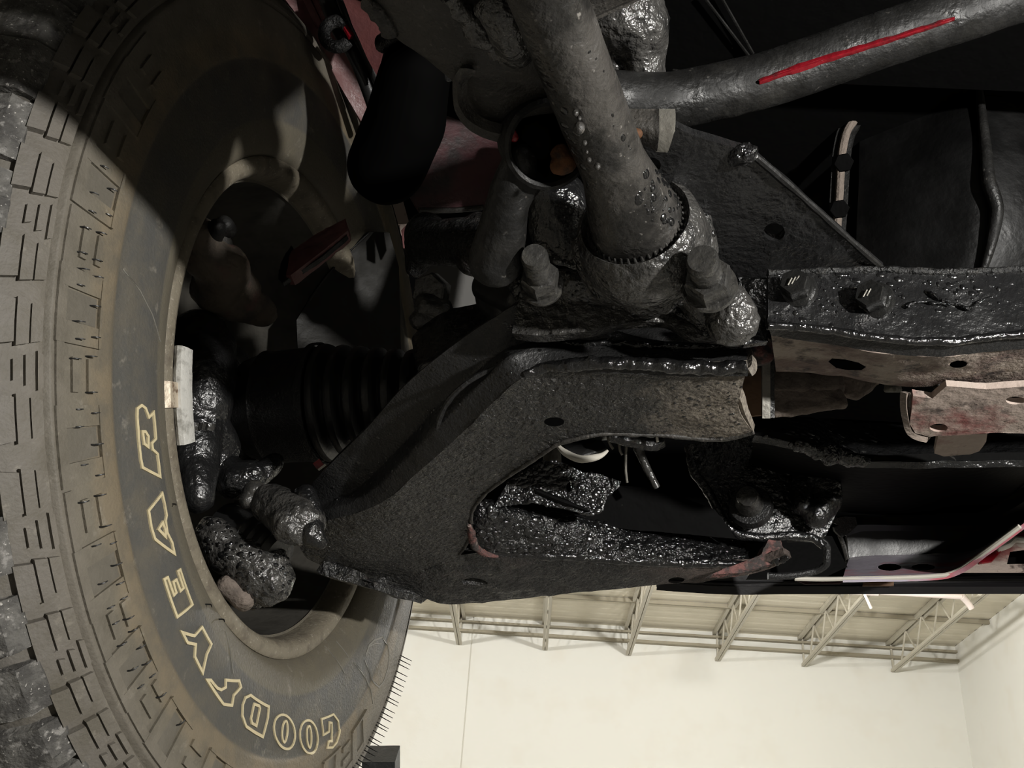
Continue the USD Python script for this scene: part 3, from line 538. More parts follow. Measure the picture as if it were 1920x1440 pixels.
bj.add('socket', blob([[(P(510, 945, .825), .016), (P(540, 965, .815), .019), (P(562, 975, .81), .020)], [(P(560, 1000, .80), .010), (P(540, 985, .80), .014)]], .004, .0022, 110, 21), m_lump)
bj.add('stud_nut', blob([[(P(477, 922, .83), .0095), (P(483, 938, .83), .0105)], [(P(466, 938, .825), .0075)], [(P(484, 915, .83), .005), (P(495, 940, .83), .009)]], .003, .001, 160, 22), m_bolt)
bj.add('seat_flange', blob([[(P(572, 930, .815), .009), (P(580, 960, .81), .011), (P(583, 1000, .80), .010), (P(600, 1016, .80), .006)]], .004, .0014, 110, 23), m_gloss)
tr = Thing('tie_rod_end', 'black ribbed rubber boot of the tie rod end below the ball joint', 'tie rod')
a0, a1 = P(420, 985, .86), P(535, 1050, .83); ax = (a1 - a0) / np.linalg.norm(a1 - a0)
L_ = np.linalg.norm(a1 - a0); rb = [(0, .020), (L_ * .35, .022)]
for k in range(4): s = L_ * (.42 + .13 * k); rb += [(s, .0225 - .001 * k), (s + L_ * .05, .0245 - .002 * k), (s + L_ * .09, .0215 - .0015 * k)]
tr.add('boot', lathe(rb, a0, ax, 48), m_rubber)
tr.add('ball_socket', blob([[(P(440, 1030, .86), .018), (P(510, 1062, .85), .014)]], .005, .0004), m_smooth)

# ------------------------------------------------------------------ lower control arm
arm = Thing('lower_control_arm', 'big A-shaped lower control arm in thick black undercoat across the middle', 'control arm')
hz = lambda pts, v: along(H, pts, v)
r0 = hz([(562, 935), (600, 890), (690, 800), (760, 722), (840, 655), (920, 600), (985, 568), (1100, 602), (1250, 640), (1398, 640)], [.335, .34, .355, .365, .375, .385, .39, .39, .39, .39])
r1 = hz([(556, 958), (650, 925), (750, 835), (835, 745), (900, 690), (960, 648), (1010, 638), (1120, 646), (1260, 652), (1400, 652)], [.322, .330, .345, .355, .365, .373, .378, .378, .376, .376])
r1b = hz([(556, 968), (670, 935), (768, 850), (850, 765), (915, 705), (965, 664), (1010, 652), (1120, 662), (1260, 668), (1400, 668)], [.315, .320, .331, .341, .350, .358, .365, .365, .364, .364])
r2 = hz([(553, 985), (700, 950), (790, 880), (860, 818), (930, 750), (985, 705), (1030, 690), (1130, 685), (1260, 690), (1402, 690)], [.31, .312, .322, .330, .338, .345, .350, .350, .350, .350])
r3 = hz([(556, 1015), (640, 1030), (730, 1000), (795, 945), (850, 893), (915, 830), (985, 775), (1060, 752), (1250, 752), (1385, 752)], [.305, .305, .312, .320, .327, .333, .340, .345, .347, .347])
r4 = hz([(575, 1045), (640, 1073), (720, 1085), (800, 1070), (860, 1040), (882, 1000), (884, 965), (905, 930), (950, 895), (1000, 862), (1060, 828), (1130, 814), (1250, 817), (1330, 824), (1413, 810)], [.303, .305, .31, .316, .320, .324, .328, .330, .332, .334, .338, .342, .345, .346, .346])
leg = sheet([r0, r1, r1b, r2], 110, 7, .006, amp=.0012, sc=45, seed=31)
arm.add('rear_leg_wall', leg, m_smooth)
for pp_, hh in (([(820, 802), (834, 762), (870, 722), (905, 700), (945, 682)], [.3335, .340, .347, .3525, .358]), ([(690, 948), (770, 880), (850, 808), (925, 738), (985, 688)], [.317, .328, .338, .346, .3545])): arm.add('pressed_line', tube(tw(hz(pp_, hh), -.0010), .0019, 8, 70, amp=.001, sc=90), m_smooth)
leg2 = sheet([r2, r3, r4], 110, 16, .006, crease=False, amp=.0014, sc=60, seed=32)
leg2 = drill(leg2, [(ell(1039, 791, 19, 8.5), .6, .74)])
AR = arm.add('rear_leg_flange', leg2, m_grit)
arm.add('weld_bead', tube(tw(hz([(985, 703), (1030, 688), (1130, 681), (1260, 685), (1340, 690), (1400, 688)], [.348, .352, .352, .352, .352, .352])), [.003, .0045, .0045, .0045, .005, .004], 16, 240, amp=.0022, sc=170, seed=4), m_bead)
arm.add('upper_rib', tube(tw(hz([(975, 655), (1010, 642), (1120, 644), (1260, 650), (1400, 652)], [.372, .379, .379, .378, .378])), .0028, 14, 200, amp=.0018, sc=150, seed=5), m_bead)
arm.add('rear_leg_end', sheet([hz([(1398, 640), (1402, 690), (1376, 712), (1392, 762), (1413, 810)], [.39, .35, .35, .348, .346]), hz([(1360, 645), (1362, 690), (1350, 715), (1355, 765), (1360, 822)], [.40, .36, .36, .355, .350])], 30, 5, .006, amp=.001, sc=80, seed=9), m_grit)
# dusty bare end of the flange
f0 = hz([(600, 1060), (720, 1082), (800, 1068), (860, 1042), (892, 1036), (960, 1044), (1100, 1051), (1250, 1058), (1400, 1060), (1470, 1038)], [.30, .31, .316, .32, .324, .326, .332, .338, .344, .35])
f1 = hz([(605, 1064), (690, 1090), (780, 1108), (850, 1100), (950, 1085), (1100, 1080), (1250, 1078), (1330, 1075), (1420, 1068), (1478, 1042)], [.298, .30, .308, .312, .318, .326, .334, .339, .344, .35])
f2 = hz([(606, 1066), (700, 1092), (780, 1117), (850, 1133), (950, 1126), (1100, 1109), (1250, 1096), (1330, 1089), (1420, 1074), (1484, 1046)], [.298, .30, .304, .308, .314, .322, .332, .337, .343, .35])
fr = sheet([f0, f1, f2], 120, 9, .006, crease=False, amp=.0016, sc=55, seed=34)
fr = drill(fr, [(ell(890, 1093, 24, 9, 4), .7, .95), (ell(1268, 1088, 15, 5.5, -4), .8, 1.05)])
AF = arm.add('front_leg_flange', fr, m_matteleg)
arm.add('flange_mud', boxm(H(884, 1092, .318), B3, .007, .004, .003, .0006), m_orange, AF, 'orange mud showing in the slot')
w0 = hz([(880, 1004), (884, 966), (905, 940), (945, 945), (1000, 958), (1080, 966), (1200, 985), (1340, 1002), (1400, 1010), (1465, 1012)], [.335, .345, .355, .365, .372, .378, .384, .388, .392, .396])
w1 = hz([(884, 1010), (900, 978), (925, 958), (960, 960), (1010, 968), (1090, 978), (1200, 992), (1340, 1012), (1400, 1022), (1466, 1022)], [.333, .340, .348, .353, .357, .362, .370, .376, .38, .385])
w2 = hz([(886, 1022), (908, 1008), (930, 1005), (970, 1008), (1020, 1012), (1100, 1020), (1220, 1026), (1340, 1036), (1400, 1040), (1468, 1030)], [.328, .332, .335, .338, .340, .344, .350, .356, .36, .365])
w3 = f0[4:5] + hz([(905, 1034), (930, 1034), (960, 1040), (1020, 1044), (1100, 1048), (1250, 1055), (1340, 1058), (1400, 1059), (1470, 1038)], [.325, .326, .327, .330, .333, .339, .342, .345, .351])
wb = sheet([w0, w1, w2, w3], 240, 14, .005, crease=False, amp=.0020, sc=90, seed=35)
WB = arm.add('front_leg_web', wb, m_glossy2)
arm.add('web_bead', tube(tw(hz([(895, 1032), (950, 1037), (1100, 1046), (1250, 1054), (1400, 1058)], [.326, .330, .336, .342, .347]), .0035), [.002, .0045, .0045, .0045, .003], 16, 240, amp=.0016, sc=150, seed=6), m_bead)
arm.add('upper_bead', tube(tw(hz([(945, 954), (1010, 965), (1090, 975), (1200, 990), (1330, 1004)], [.358, .364, .37, .377, .383]), .004), [.002, .0045, .005, .004, .002], 16, 220, amp=.0018, sc=150, seed=7), m_bead)
arm.add('undercoat_lumps', lumps(wb, 700, .0008, .0036, 5), m_wet, None, kind='stuff')
arm.add('leg_lumps', lumps(leg2, 900, .0004, .0014, 6), m_wet, None, kind='stuff')
arm.add('wall_lumps', lumps(leg, 160, .0006, .0016, 7), m_wet, None, kind='stuff')
arm.add('paint_chip', plate([(1140, 1002), (1158, 998), (1172, 1004), (1180, 1018), (1162, 1022), (1148, 1016)], plane(P(1140, 1000, .946), P(1180, 1003, .949), P(1160, 1022, .936)), .0025, edge=0), m_clay, WB, 'brown chipped patch')
arm.add('edge_lip', tube(r4[4:], .0017, 10, 130, amp=.0014, sc=120, seed=8), m_dust)
arm.add('rust_patch', tube(hz([(880, 985), (884, 1005), (889, 1022), (905, 1036), (935, 1044)], [.323, .322, .321, .321, .322]), [.0015, .0035, .0035, .003, .0015], 10, 60, amp=.002, sc=140, seed=11), m_rustred, None, 'flaky red rust along the inner corner')
arm.add('pivot_rust', plate([(1440, 1012), (1462, 1006), (1470, 1030), (1463, 1054), (1425, 1064), (1390, 1074), (1330, 1078), (1380, 1058), (1428, 1040)], plane(P(1440, 1010, .955), P(1470, 1030, .955), P(1390, 1066, .93)), .010, amp=.0022, sc=120, edge=.005), m_rustred, None, 'red flaking paint at the front pivot')

# ------------------------------------------------------------------ torsion bar and its anchor on the arm
BK = np.array([0, -1.0, 0])
tb = Thing('torsion_bar', 'worn grey-black torsion bar slanting down from the top edge into the splined socket', 'torsion bar')
e1_, e0_ = P(1196, 428, .615), P(1028, 0, .478); ax = (e0_ - e1_) / np.linalg.norm(e0_ - e1_)
_sh = tube([e1_ + ax * .055, e1_ + ax * .08, e0_, e0_ + ax * .75], [.0185, .0165, .0150, .0150], 48, 160, amp=.0004, sc=80)
tb.add('shaft', _sh, m_bar)
tb.add('tar_lumps', lumps(_sh, 260, .0006, .0024, 21, .4, [(1046 + .30 * (y - 150) - 13, y, 1046 + .30 * (y - 150) + 13, y + 20) for y in range(100, 350, 20)]), m_wet, None, kind='stuff')
tb.add('wet_lumps', lumps(_sh, 160, .0006, .0022, 22, .4, [(1118 + .33 * (y - 100) - 12, y, 1118 + .33 * (y - 100) + 12, y + 20) for y in range(60, 380, 20)]), m_wet, None, kind='stuff')
hd = lathe([(.0, .022), (.0, .0272), (.004, .0280), (.012, .0275), (.03, .0235), (.05, .0195), (.065, .0178), (.075, .0168)], e1_, ax, 64, amp=.0016, sc=70, seed=3)
hdp = tb.add('splined_end', hd, m_bar); tb.add('wet_lumps', lumps(hd, 120, .0008, .0026, 23, .4, [(1195, 320, 1275, 420)]), m_wet, None, kind='stuff')
fr3 = frame(ax); 
for k in range(44):
    a = 2 * np.pi * k / 44; d = np.cos(a) * fr3[1] + np.sin(a) * fr3[2]; tb.add('spline_tooth', tube([e1_ + d * .0262 - ax * .001, e1_ + d * .0284 + ax * .003, e1_ + d * .0278 + ax * .008], [.0013, .0014, .0006], 8, 8), m_bolt, hdp)
tb.add('paint_blister', cat(*[unman(m3.Manifold.sphere(1.0, 16).scale([s, s, s * 1.2]).translate([float(v) for v in P(x, y, d)])) for x, y, d, s in [(1086, 240, .517, .0030), (1079, 212, .512, .0017), (1096, 268, .525, .0014), (1104, 300, .532, .0014), (1120, 312, .537, .0018), (1086, 222, .514, .0012), (1100, 285, .53, .001)]]), m_dust, None, 'small pale stone-like blisters')
an = Thing('torsion_bar_anchor', 'cast anchor with a round socket that bolts the torsion bar to the control arm', 'anchor')
sk = lathe([(.006, .0300), (.010, .0325), (.006, .0365), (-.004, .0385), (-.016, .040), (-.030, .036), (-.032, .010)], e1_ - ax * .0015, ax, 72, amp=.0010, sc=80, seed=8)
an.add('socket_ring', sk, m_lump)
_cast = blob([[(P(1115, 475, .645), .014), (P(1150, 515, .655), .018), (P(1215, 525, .655), .024), (P(1285, 480, .64), .020), (P(1300, 430, .635), .012)], [(P(1215, 530, .66), .018), (P(1160, 545, .665), .013), (P(1060, 535, .67), .010)], [(P(1285, 490, .645), .018), (P(1320, 560, .655), .017), (P(1365, 605, .655), .014)]], .0035, .0034, 100, 41)
an.add('casting', _cast, m_lump)
an.add('mount_flange', sheet([along(Y, [(975, 548), (1050, 546), (1120, 549), (1200, 554), (1280, 582), (1330, 622), (1398, 632)], [.56, .555, .55, .55, .55, .55, .55]), along(Y, [(960, 625), (1020, 628), (1090, 622), (1170, 606), (1240, 604), (1300, 632), (1395, 646)], [.565, .56, .555, .553, .553, .552, .552])], 70, 10, .010, amp=.0012, sc=90, seed=12), m_lump)
an.add('undercoat_lumps', lumps(_cast, 320, .0008, .0028, 8), m_wet, None, kind='stuff')
an.add('arch_lip', tube(along(Y, [(1040, 548), (1120, 550), (1200, 556), (1275, 584), (1330, 626)], .548), .003, 10, 80, amp=.0025, sc=150, seed=13), m_glossy2)
an.add('mount_boss', blob([[(P(1365, 575, .64), .015), (P(1372, 600, .64), .0165)]], .003, .0026, 170, 43), m_lump, None, 'dusty lumpy boss at the right end')
def studnut(thing, base, tip, R, hn, r, ln, mt):
    a = (tip - base) / np.linalg.norm(tip - base)
    s = thing.add('stud', lathe([(0, r), (ln * .48, r), (ln * .53, r * .86), (ln * .58, r), (ln * .64, r * .86), (ln * .69, r), (ln * .75, r * .86), (ln * .80, r), (ln * .93, r), (ln * .99, r * .88), (ln, r * .6)], base, a, 24), mt)
    thing.add('nut', prism(base + a * .002, a, R, hn, 6, .35), mt, s); thing.add('washer', lathe([(-.002, R * 1.12), (0, R * 1.15), (.0022, R * 1.12)], base, a, 32), mt, s)
studnut(an, P(1016, 535, .632), P(999, 470, .588), .0118, .014, .0080, .042, m_bolt)
studnut(an, P(1331, 538, .612), P(1314, 478, .572), .0142, .016, .0092, .040, m_bolt)

# ------------------------------------------------------------------ frame: gusset, crossmember
gu = Thing('frame_gusset', 'black triangular frame gusset plate with a round hole behind the torsion bar anchor', 'gusset')
pg = (CAM + np.array([0, .5, .412]), np.array([0, -.12, -1.0]) / np.linalg.norm([0, .12, 1.0]))
gu.add('plate', plate([(1262, 236), (1300, 255), (1400, 283), (1418, 294), (1500, 366), (1590, 447), (1658, 505), (1560, 509), (1436, 514), (1436, 650), (1385, 690), (1380, 600), (1345, 480), (1290, 400), (1250, 380), (1190, 330), (1185, 262)], pg, .006, [ell(1452, 435, 20, 17), ell(1220, 310, 19, 16)], .008, .0009, 60, 51), m_face)
gu.add('folded_edge', tube([on(x, y, pg) for x, y in [(1415, 293), (1500, 366), (1590, 447), (1656, 505)]], .0022, 8, 60, amp=.0008, sc=90), m_dust2)
gu.add('weld_lump', blob([[(on(1375, 298, pg), .004), (on(1395, 290, pg), .006), (on(1410, 284, pg), .004)]], .002, .0025, 220, 52), m_glossy2)
pgb = (CAM + np.array([0, 0, .47]), np.array([0, 0, -1.0])); gu.add('inner_web', plate([(1180, 240), (1330, 260), (1480, 360), (1560, 450), (1560, 520), (1200, 520)], pgb, .004, (), 0), m_dark, None)
cm = Thing('crossmember', 'black box crossmember with two flange bolts at the right, its lower face dusty tan', 'crossmember')
c0 = along(Y, [(1440, 512), (1560, 508), (1650, 506), (1735, 509), (1785, 510), (1850, 508), (1960, 503), (2500, 503)], .533)
c1 = along(Y, [(1440, 610), (1500, 614), (1560, 620), (1640, 633), (1720, 640), (1780, 641), (1850, 632), (1960, 624), (2500, 624)], .533)
face = sheet([c0, [a * .5 + b * .5 for a, b in zip(c0, c1)], c1], 130, 12, .005, crease=False, amp=.0003, sc=70, seed=61)
cm.add('rear_face', face, m_face)
cm.add('top_lip', tube(c0, .0024, 10, 140, amp=.0016, sc=110, seed=2), m_matte)
cm.add('lower_bead', tube(tw(c1, .0015), .0026, 14, 320, amp=.0009, sc=130, seed=3), m_bead)
cm.add('undercoat_lumps', lumps(face, 260, .0006, .0022, 9, .45, [(1440, 585, 1600, 640), (1730, 505, 1880, 585), (1440, 505, 1700, 560), (1500, 560, 1680, 610)]), m_wet, None, kind='stuff')
c2 = along(Y, [(1446, 630), (1500, 638), (1560, 646), (1640, 660), (1720, 668), (1780, 668), (1850, 660), (1960, 652), (2500, 652)], .545)
cm.add('rounded_corner', sheet([c1, c2], 120, 8, .005, amp=.0008, sc=80, seed=62), m_smooth)
zc = [p[2] - 1.5 for p in c2]
c3 = along(Y, [(1455, 696), (1520, 700), (1575, 705), (1612, 713), (1690, 726), (1750, 724), (1850, 722), (1960, 718), (2500, 716)], .60)
bot = sheet([c2, c3], 130, 14, .005, amp=.0012, sc=70, seed=63)
bot = drill(bot, [([(1553, 678), (1560, 672), (1585, 674), (1610, 680), (1624, 688), (1615, 694), (1590, 694), (1568, 690)], .5, .85), (ell(1797, 683, 16.5, 6.5, -4), .5, .85)])
cm.add('lower_face', bot, m_tan)
cm.add('lower_edge_bead', tube(along(Y, [(1755, 727), (1800, 722), (1850, 724), (1960, 716)], .6), .004, 10, 80, amp=.003, sc=140, seed=9), m_glossy2)
inn = along(Y, [(1440, 560), (1700, 570), (2500, 560)], .62); cm.add('inner_plate', sheet([inn, along(Y, [(1440, 690), (1700, 700), (2500, 690)], .66)], 20, 4, .004), m_dark)
def fbolt(thing, px, top, yy, R):
    b = Y(*px, yy); t_ = Y(*top, yy - .016); a = (t_ - b) / np.linalg.norm(t_ - b)
    h = thing.add('flange_bolt', lathe([(-.001, R * 1.3), (.0012, R * 1.34), (.0034, R * 1.25), (.0044, R * 1.04), (.005, R * .9)], b, a, 40, amp=.0002, sc=160), m_boltb)
    hx = prism(b + a * .0035, a, R, .0125, 6, .2); thing.add('hex_head', hx, m_boltb, h)
    f_, u1, u2 = frame(a); o = b + a * .0162
    for k in (-1, 0, 1): thing.add('grade_mark', tube([o + M @ np.array([.0022 * k - .0012, .0006 * k - .0022, 0]), o + M @ np.array([.0022 * k + .0012, .0006 * k + .0022, 0])], .0006, 6, 3), m_steel, h)
fbolt(cm, (1496, 547), (1487, 524), .533, .0092)
fbolt(cm, (1640, 566), (1627, 545), .533, .0094)
for pts in ([(1740, 545), (1760, 560), (1790, 568), (1815, 578), (1835, 566), (1860, 556)], [(1700, 575), (1720, 566), (1760, 568), (1782, 572)]):
    cm.add('dried_drip', tube(along(Y, pts, .531),   .0009, 8, 50, amp=.0014, sc=220, seed=4), m_glossy2)
fs = Thing('frame_bracket', 'black frame bracket with muddy lower end beside the seam left of the crossmember', 'frame bracket')
fs.add('side_plate', plate([(1380, 470), (1440, 480), (1440, 640), (1395, 646)], plane(Y(1380, 470, .548), Y(1440, 480, .548), Y(1440, 640, .552)), .005, (), .008, .001, 90, 6), m_gloss)
fs.add('muddy_end', blob([[(P(1412, 640, .70), .008), (P(1428, 660, .70), .009), (P(1408, 672, .71), .007)]], .003, .0022, 150, 66), m_rustred)
fs.add('steel_strip', boxm((P(1432, 640, .735) + P(1440, 780, .735)) / 2, [M[:, 0], M[:, 1], M[:, 2]], .0028, .028, .0015), m_steel, None, 'bare grey steel strip')
fs.add('second_strip', boxm((P(1446, 640, .74) + P(1448, 780, .74)) / 2, [M[:, 0], M[:, 1], M[:, 2]], .0016, .028, .0015), m_smooth)
single('brown_plate', plate([(1378, 690), (1432, 690), (1432, 778), (1408, 780), (1390, 745)], plane(P(1378, 690, .80), P(1432, 690, .80), P(1408, 780, .79)), .004, (), .01, .0008), m_brownpl, 'small mud-brown plate between the arm end and the steel strip', 'plate')
mc = Thing('mud_cake', 'cracked brown mud cake under the crossmember, right of the steel strip', 'mud')
mc.add('upper_slab', hullb([P(1455, 700, .775), P(1570, 700, .775), P(1575, 726, .77), P(1452, 730, .77), P(1500, 700, .79)], .004, .004, .0022, 130, 71), m_clay)
mc.add('lower_slab', hullb([P(1452, 740, .77), P(1570, 733, .77), P(1576, 756, .765), P(1500, 768, .765), P(1455, 772, .765)], .004, .004, .0022, 130, 72), m_clay)
mc.add('side_lump', hullb([P(1588, 700, .79), P(1640, 716, .80), P(1605, 742, .79), P(1588, 735, .79)], .004, .004, .0022, 130, 73), m_clay)
single('rubber_plug', unman(m3.Manifold.batch_hull([ball(P(1662, 731, .76), .002), ball(P(1686, 731, .76), .002), ball(P(1664, 722, .76), .002), ball(P(1684, 722, .76), .002), ball(P(1674, 728, .75), .003)])), m_steel, 'tiny grey rubber plug hanging under the crossmember', 'plug')
pb = Thing('skid_bracket', 'faded pink skid plate bracket with two slots at the right edge', 'bracket')
p0 = [(1712, 742), (1748, 748), (1762, 735), (1775, 724), (1850, 730), (1960, 722), (2080, 718), (2080, 812), (1960, 814), (1860, 811), (1800, 816), (1740, 818), (1716, 812), (1706, 795)]
pk = plane(H(1720, 740, .352), H(1900, 740, .352), H(1900, 815, .350))
pb.add('plate', plate(p0, pk, .005, [ell(1760, 802, 17, 7.5), ell(1904, 751, 18.5, 7.5)], .008, .0006, 70, 81), m_pink)
pb.add('side_wall', sheet([along(H, [(1700, 738), (1704, 790), (1714, 812), (1740, 820)], [.35, .35, .35, .35]), along(H, [(1724, 736), (1726, 780), (1735, 800), (1750, 806)], [.385, .385, .38, .375])], 20, 5, .004), m_clay)
pb.add('tab', plate([(1760, 814), (1851, 814), (1849, 828), (1836, 846), (1818, 852), (1770, 856), (1752, 850)], plane(H(1760, 814, .372), H(1851, 814, .372), H(1800, 856, .374)), .005, (), .008, .0006), m_pink)
pb.add('stub_bolt', tube([P(1783, 848, .86), P(1781, 866, .84)], [.006, .005], 12, 5), m_bolt)

# ------------------------------------------------------------------ stabilizer bar and what hangs near it
sb = Thing('stabilizer_bar', 'thick black stabilizer bar rising to the upper right corner with a red streak', 'stabilizer bar')
sc_ = [(1120, 183), (1225, 190), (1280, 186), (1413, 156), (1600, 93), (1740, 46), (1960, -26)]
sd = [.60, .61, .615, .62, .62, .62, .62]
sp_ = [P(x, y, d) for (x, y), d in zip(sc_, sd)]
SB = sb.add('bar', tube(sp_, .0166, 40, 120, amp=.0007, sc=70), m_dust2)
st = [(1424, 153), (1452, 143), (1500, 127), (1580, 101), (1680, 70), (1790, 34)]; 
sb.add('red_streak', sheet([[P(x, y - 8 + abs(k - 2) * 1.1, .6040) for k, (x, y) in enumerate(st)], [P(x, y, .6010) for x, y in st], [P(x, y + 8 - abs(k - 2) * 1.1, .6040) for k, (x, y) in enumerate(st)]], 60, 5, .0012, crease=False, amp=.0008, sc=150), m_redpaint, SB, 'bright red streak')  # red strip laid along the viewer side of the bar
sb.add('bend_ridge', tube([P(1262, 132, .612), P(1310, 139, .607), P(1335, 134, .607)], [.001, .003, .001], 8, 20), m_dust2, SB)
cl = Thing('stabilizer_clamp', 'dull steel clamp wrapped round the stabilizer bar right of the torsion bar', 'clamp')
cl.add('strap', sheet([[P(1150, 203, 0.573), P(1225, 204, 0.571), P(1236, 205, 0.570)], [P(1150, 235, 0.568), P(1225, 240, 0.566), P(1236, 242, 0.565)], [P(1155, 262, 0.576), P(1222, 278, 0.574), P(1232, 284, 0.573)]], 20, 8, .003, crease=False), m_dust)
cl.add('flange', sheet([[P(1236, 204, 0.570), P(1266, 204, 0.568)], [P(1234, 245, 0.566), P(1264, 245, 0.564)], [P(1230, 285, 0.574), P(1252, 286, 0.573)]], 8, 8, .004, crease=False), m_steel)
cl.add('rust', hullb([P(1172, 245, 0.565), P(1195, 250, 0.565), P(1172, 262, .58)], .003, .004, .001), m_orange, None, 'orange rust beside the bar')
ra = Thing('frame_rail', 'broad dusty black frame rail end overhead, left of the torsion bar', 'frame rail')
ra.add('lower_face', sheet([along(H, [(672, -40), (700, 5), (745, 75), (800, 112), (835, 135), (852, 170)], [.425, .425, .42, .418, .418, .418]), along(H, [(800, -60), (850, 40), (880, 90), (900, 130), (915, 170), (930, 262)], [.405, .405, .405, .405, .408, .41]), along(H, [(960, -60), (985, 0), (1010, 80), (1040, 150), (1050, 180), (1060, 250)], [.412, .412, .412, .412, .415, .42])], 50, 12, .22, crease=False, amp=.0012, sc=60, seed=91), m_dust)
ra.add('edge_crust', tube(along(H, [(668, -30), (690, 4), (712, 30), (735, 60)], .423), .004, 10, 60, amp=.005, sc=130, seed=9), m_dust)
ra.add('ridge_weld', tube(along(H, [(840, -10), (880, 40), (915, 75), (945, 105)], .400), .005, 12, 80, amp=.005, sc=110, seed=10), m_lump)
ra.add('lump', blob([[(H(940, 20, .398), .012), (H(960, 60, .398), .012), (H(965, 90, .400), .010)]], .004, .003, 110, 92), m_lump)
_q = [np.array([x + dx, y, z]) for dx, y in ((0, .25), (-.78, -2.1)) for x in (-.13, -.005) for z in (ZH + .412, ZH + .64)]
ra.add('rear_section', hullb(_q, .004, .5, 0), m_dust2)
cu = [(862, 128), (848, 160), (850, 195), (868, 232), (905, 258), (938, 268)]
ra.add('round_lip', sheet([along(H, cu, .404), along(H, [(x + 15 - (y - 128) * .10, y - (y - 128) * .12) for x, y in cu], .400)], 40, 4, .006, amp=.0006, sc=90), m_dust)
bk = Thing('mount_bracket', 'shiny lumpy black mounting bracket at the top, right of the torsion bar', 'bracket')
bk.add('casting', blob([[(P(1105, 0, .60), .018), (P(1160, 20, .605), .022), (P(1190, 45, .61), .020), (P(1205, 100, .62), .014), (P(1208, 170, .63), .012)], [(P(1160, 30, .61), .016), (P(1150, 90, .62), .010), (P(1158, 180, .635), .010)]], .004, .003, 100, 95), m_lump)
bk.add('inner_rib', hullb([P(1172, 95, .65), P(1205, 95, .65), P(1200, 190, .66), P(1165, 190, .66)], .004, .006, .001), m_smooth)
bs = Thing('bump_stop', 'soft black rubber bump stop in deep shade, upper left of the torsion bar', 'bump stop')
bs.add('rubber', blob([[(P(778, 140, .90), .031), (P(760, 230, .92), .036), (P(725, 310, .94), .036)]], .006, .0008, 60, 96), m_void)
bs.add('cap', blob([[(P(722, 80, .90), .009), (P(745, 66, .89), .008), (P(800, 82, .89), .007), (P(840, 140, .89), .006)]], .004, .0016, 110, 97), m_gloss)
rp1 = Thing('fender_apron', 'dull red painted fender apron strip at the top, beside the black hose', 'body panel')
pa = plane(P(560, 0, 1.05), P(690, 240, 1.10), P(600, 0, 1.06))
rp1.add('strip', plate([(528, -10), (560, 32), (592, 80), (640, 165), (688, 246), (707, 228), (690, 175), (664, 105), (632, 70), (612, -10)], pa, .004, (), .01, .0006), m_red)
for k, ((x0, y0), (x1, y1)) in enumerate((((574, -5), (600, 50)), ((590, -5), (612, 42)))): rp1.add('pressed_bead', tube([P(x0, y0, 1.045), P(x1, y1, 1.05)], .004, 10, 8), m_red)
rp1.add('inner_panel', plate([(640, -10), (688, 8), (712, 35), (735, 62), (720, 85), (711, 120), (712, 152), (690, 112), (660, 45)], plane(P(640, 0, .98), P(735, 62, .98), P(712, 152, 1.0)), .004, (), .01, .0006), m_red)
hs = Thing('brake_hose', 'thin black hose with a round clip running down the red apron', 'hose')
hs.add('hose', tube([P(606, -20, 1.02), P(635, 55, 1.02), P(665, 105, 1.02), P(690, 165, 1.03), P(712, 235, 1.05)], .0075, 14, 60), m_rubber)
hs.add('second_hose', tube([P(632, -20, 1.0), P(660, 50, 1.0), P(690, 110, 1.01), P(716, 180, 1.03)], .0045, 12, 60), m_rubber)
tc = np.linspace(.6, 5.6, 30); hs.add('clip_ring', tube([P(632 + 24 * np.cos(a), 64 + 24 * np.sin(a), 1.0) for a in tc], .0062, 12, 40), m_matte)
hs.add('red_clip', tube([P(644, 42, 1.0), P(660, 70, 1.0)], .004, 10, 5), m_redpaint)
ip = Thing('inner_body_panel', 'dirty red inner body panel with a pale lower edge, behind the frame rail lip', 'body panel')
pi_ = plane(P(840, 240, 1.05), P(910, 330, 1.05), P(785, 395, 1.02))
ip.add('panel', plate([(832, 215), (960, 262), (950, 392), (905, 391), (850, 396), (787, 398), (765, 360), (748, 340), (790, 290)], pi_, .004, (), .01, .0006), m_redgrey)
ip.add('pale_edge', tube([on(x, y, pi_) for x, y in [(786, 394), (850, 394), (906, 389)]], .0028, 8, 20), m_dust)
ip.add('side_strip', plate([(729, 358), (746, 342), (762, 400), (776, 452), (766, 470), (752, 440)], plane(P(729, 358, 1.08), P(746, 342, 1.08), P(776, 452, 1.08)), .003, (), 0), m_pink)
ip.add('strip_foot', plate([(752, 432), (768, 415), (774, 470), (756, 465)], plane(P(752, 432, 1.06), P(774, 432, 1.06), P(774, 470, 1.06)), .003, (), 0), m_red)
ip.add('bright_pin', tube([P(791, 438, 1.0), P(790, 452, 1.0)], .0022, 8, 4), m_steel)
single('grey_liner_panel', plate([(752, 455), (784, 455), (940, 500), (930, 600), (835, 600)], plane(P(760, 455, 1.16), P(930, 500, 1.16), P(930, 600, 1.14)), .004, (), 0), m_grey, 'plain grey panel seen through the gap left of the stud nut', 'panel')
lk = Thing('stabilizer_link', 'dusty black stabilizer link with an open round bushing left of the torsion bar', 'link')
lc = P(1025, 268, 0.5670); la = (CAM - lc) / np.linalg.norm(CAM - lc) * .75 + np.array([.25, 0, -.25]); la /= np.linalg.norm(la)
lk.add('bushing_shell', lathe([(-.016, .0195), (.005, .0207), (.0065, .0227), (.005, .0247), (-.016, .0243)], lc, la, 56, caps=False, amp=.0008, sc=90), m_dust2)
lk.add('bushing_core', lathe([(-.0146, .0195), (-.0098, .0146), (-.005, .008), (-.003, .003)], lc, la, 40), m_dark)
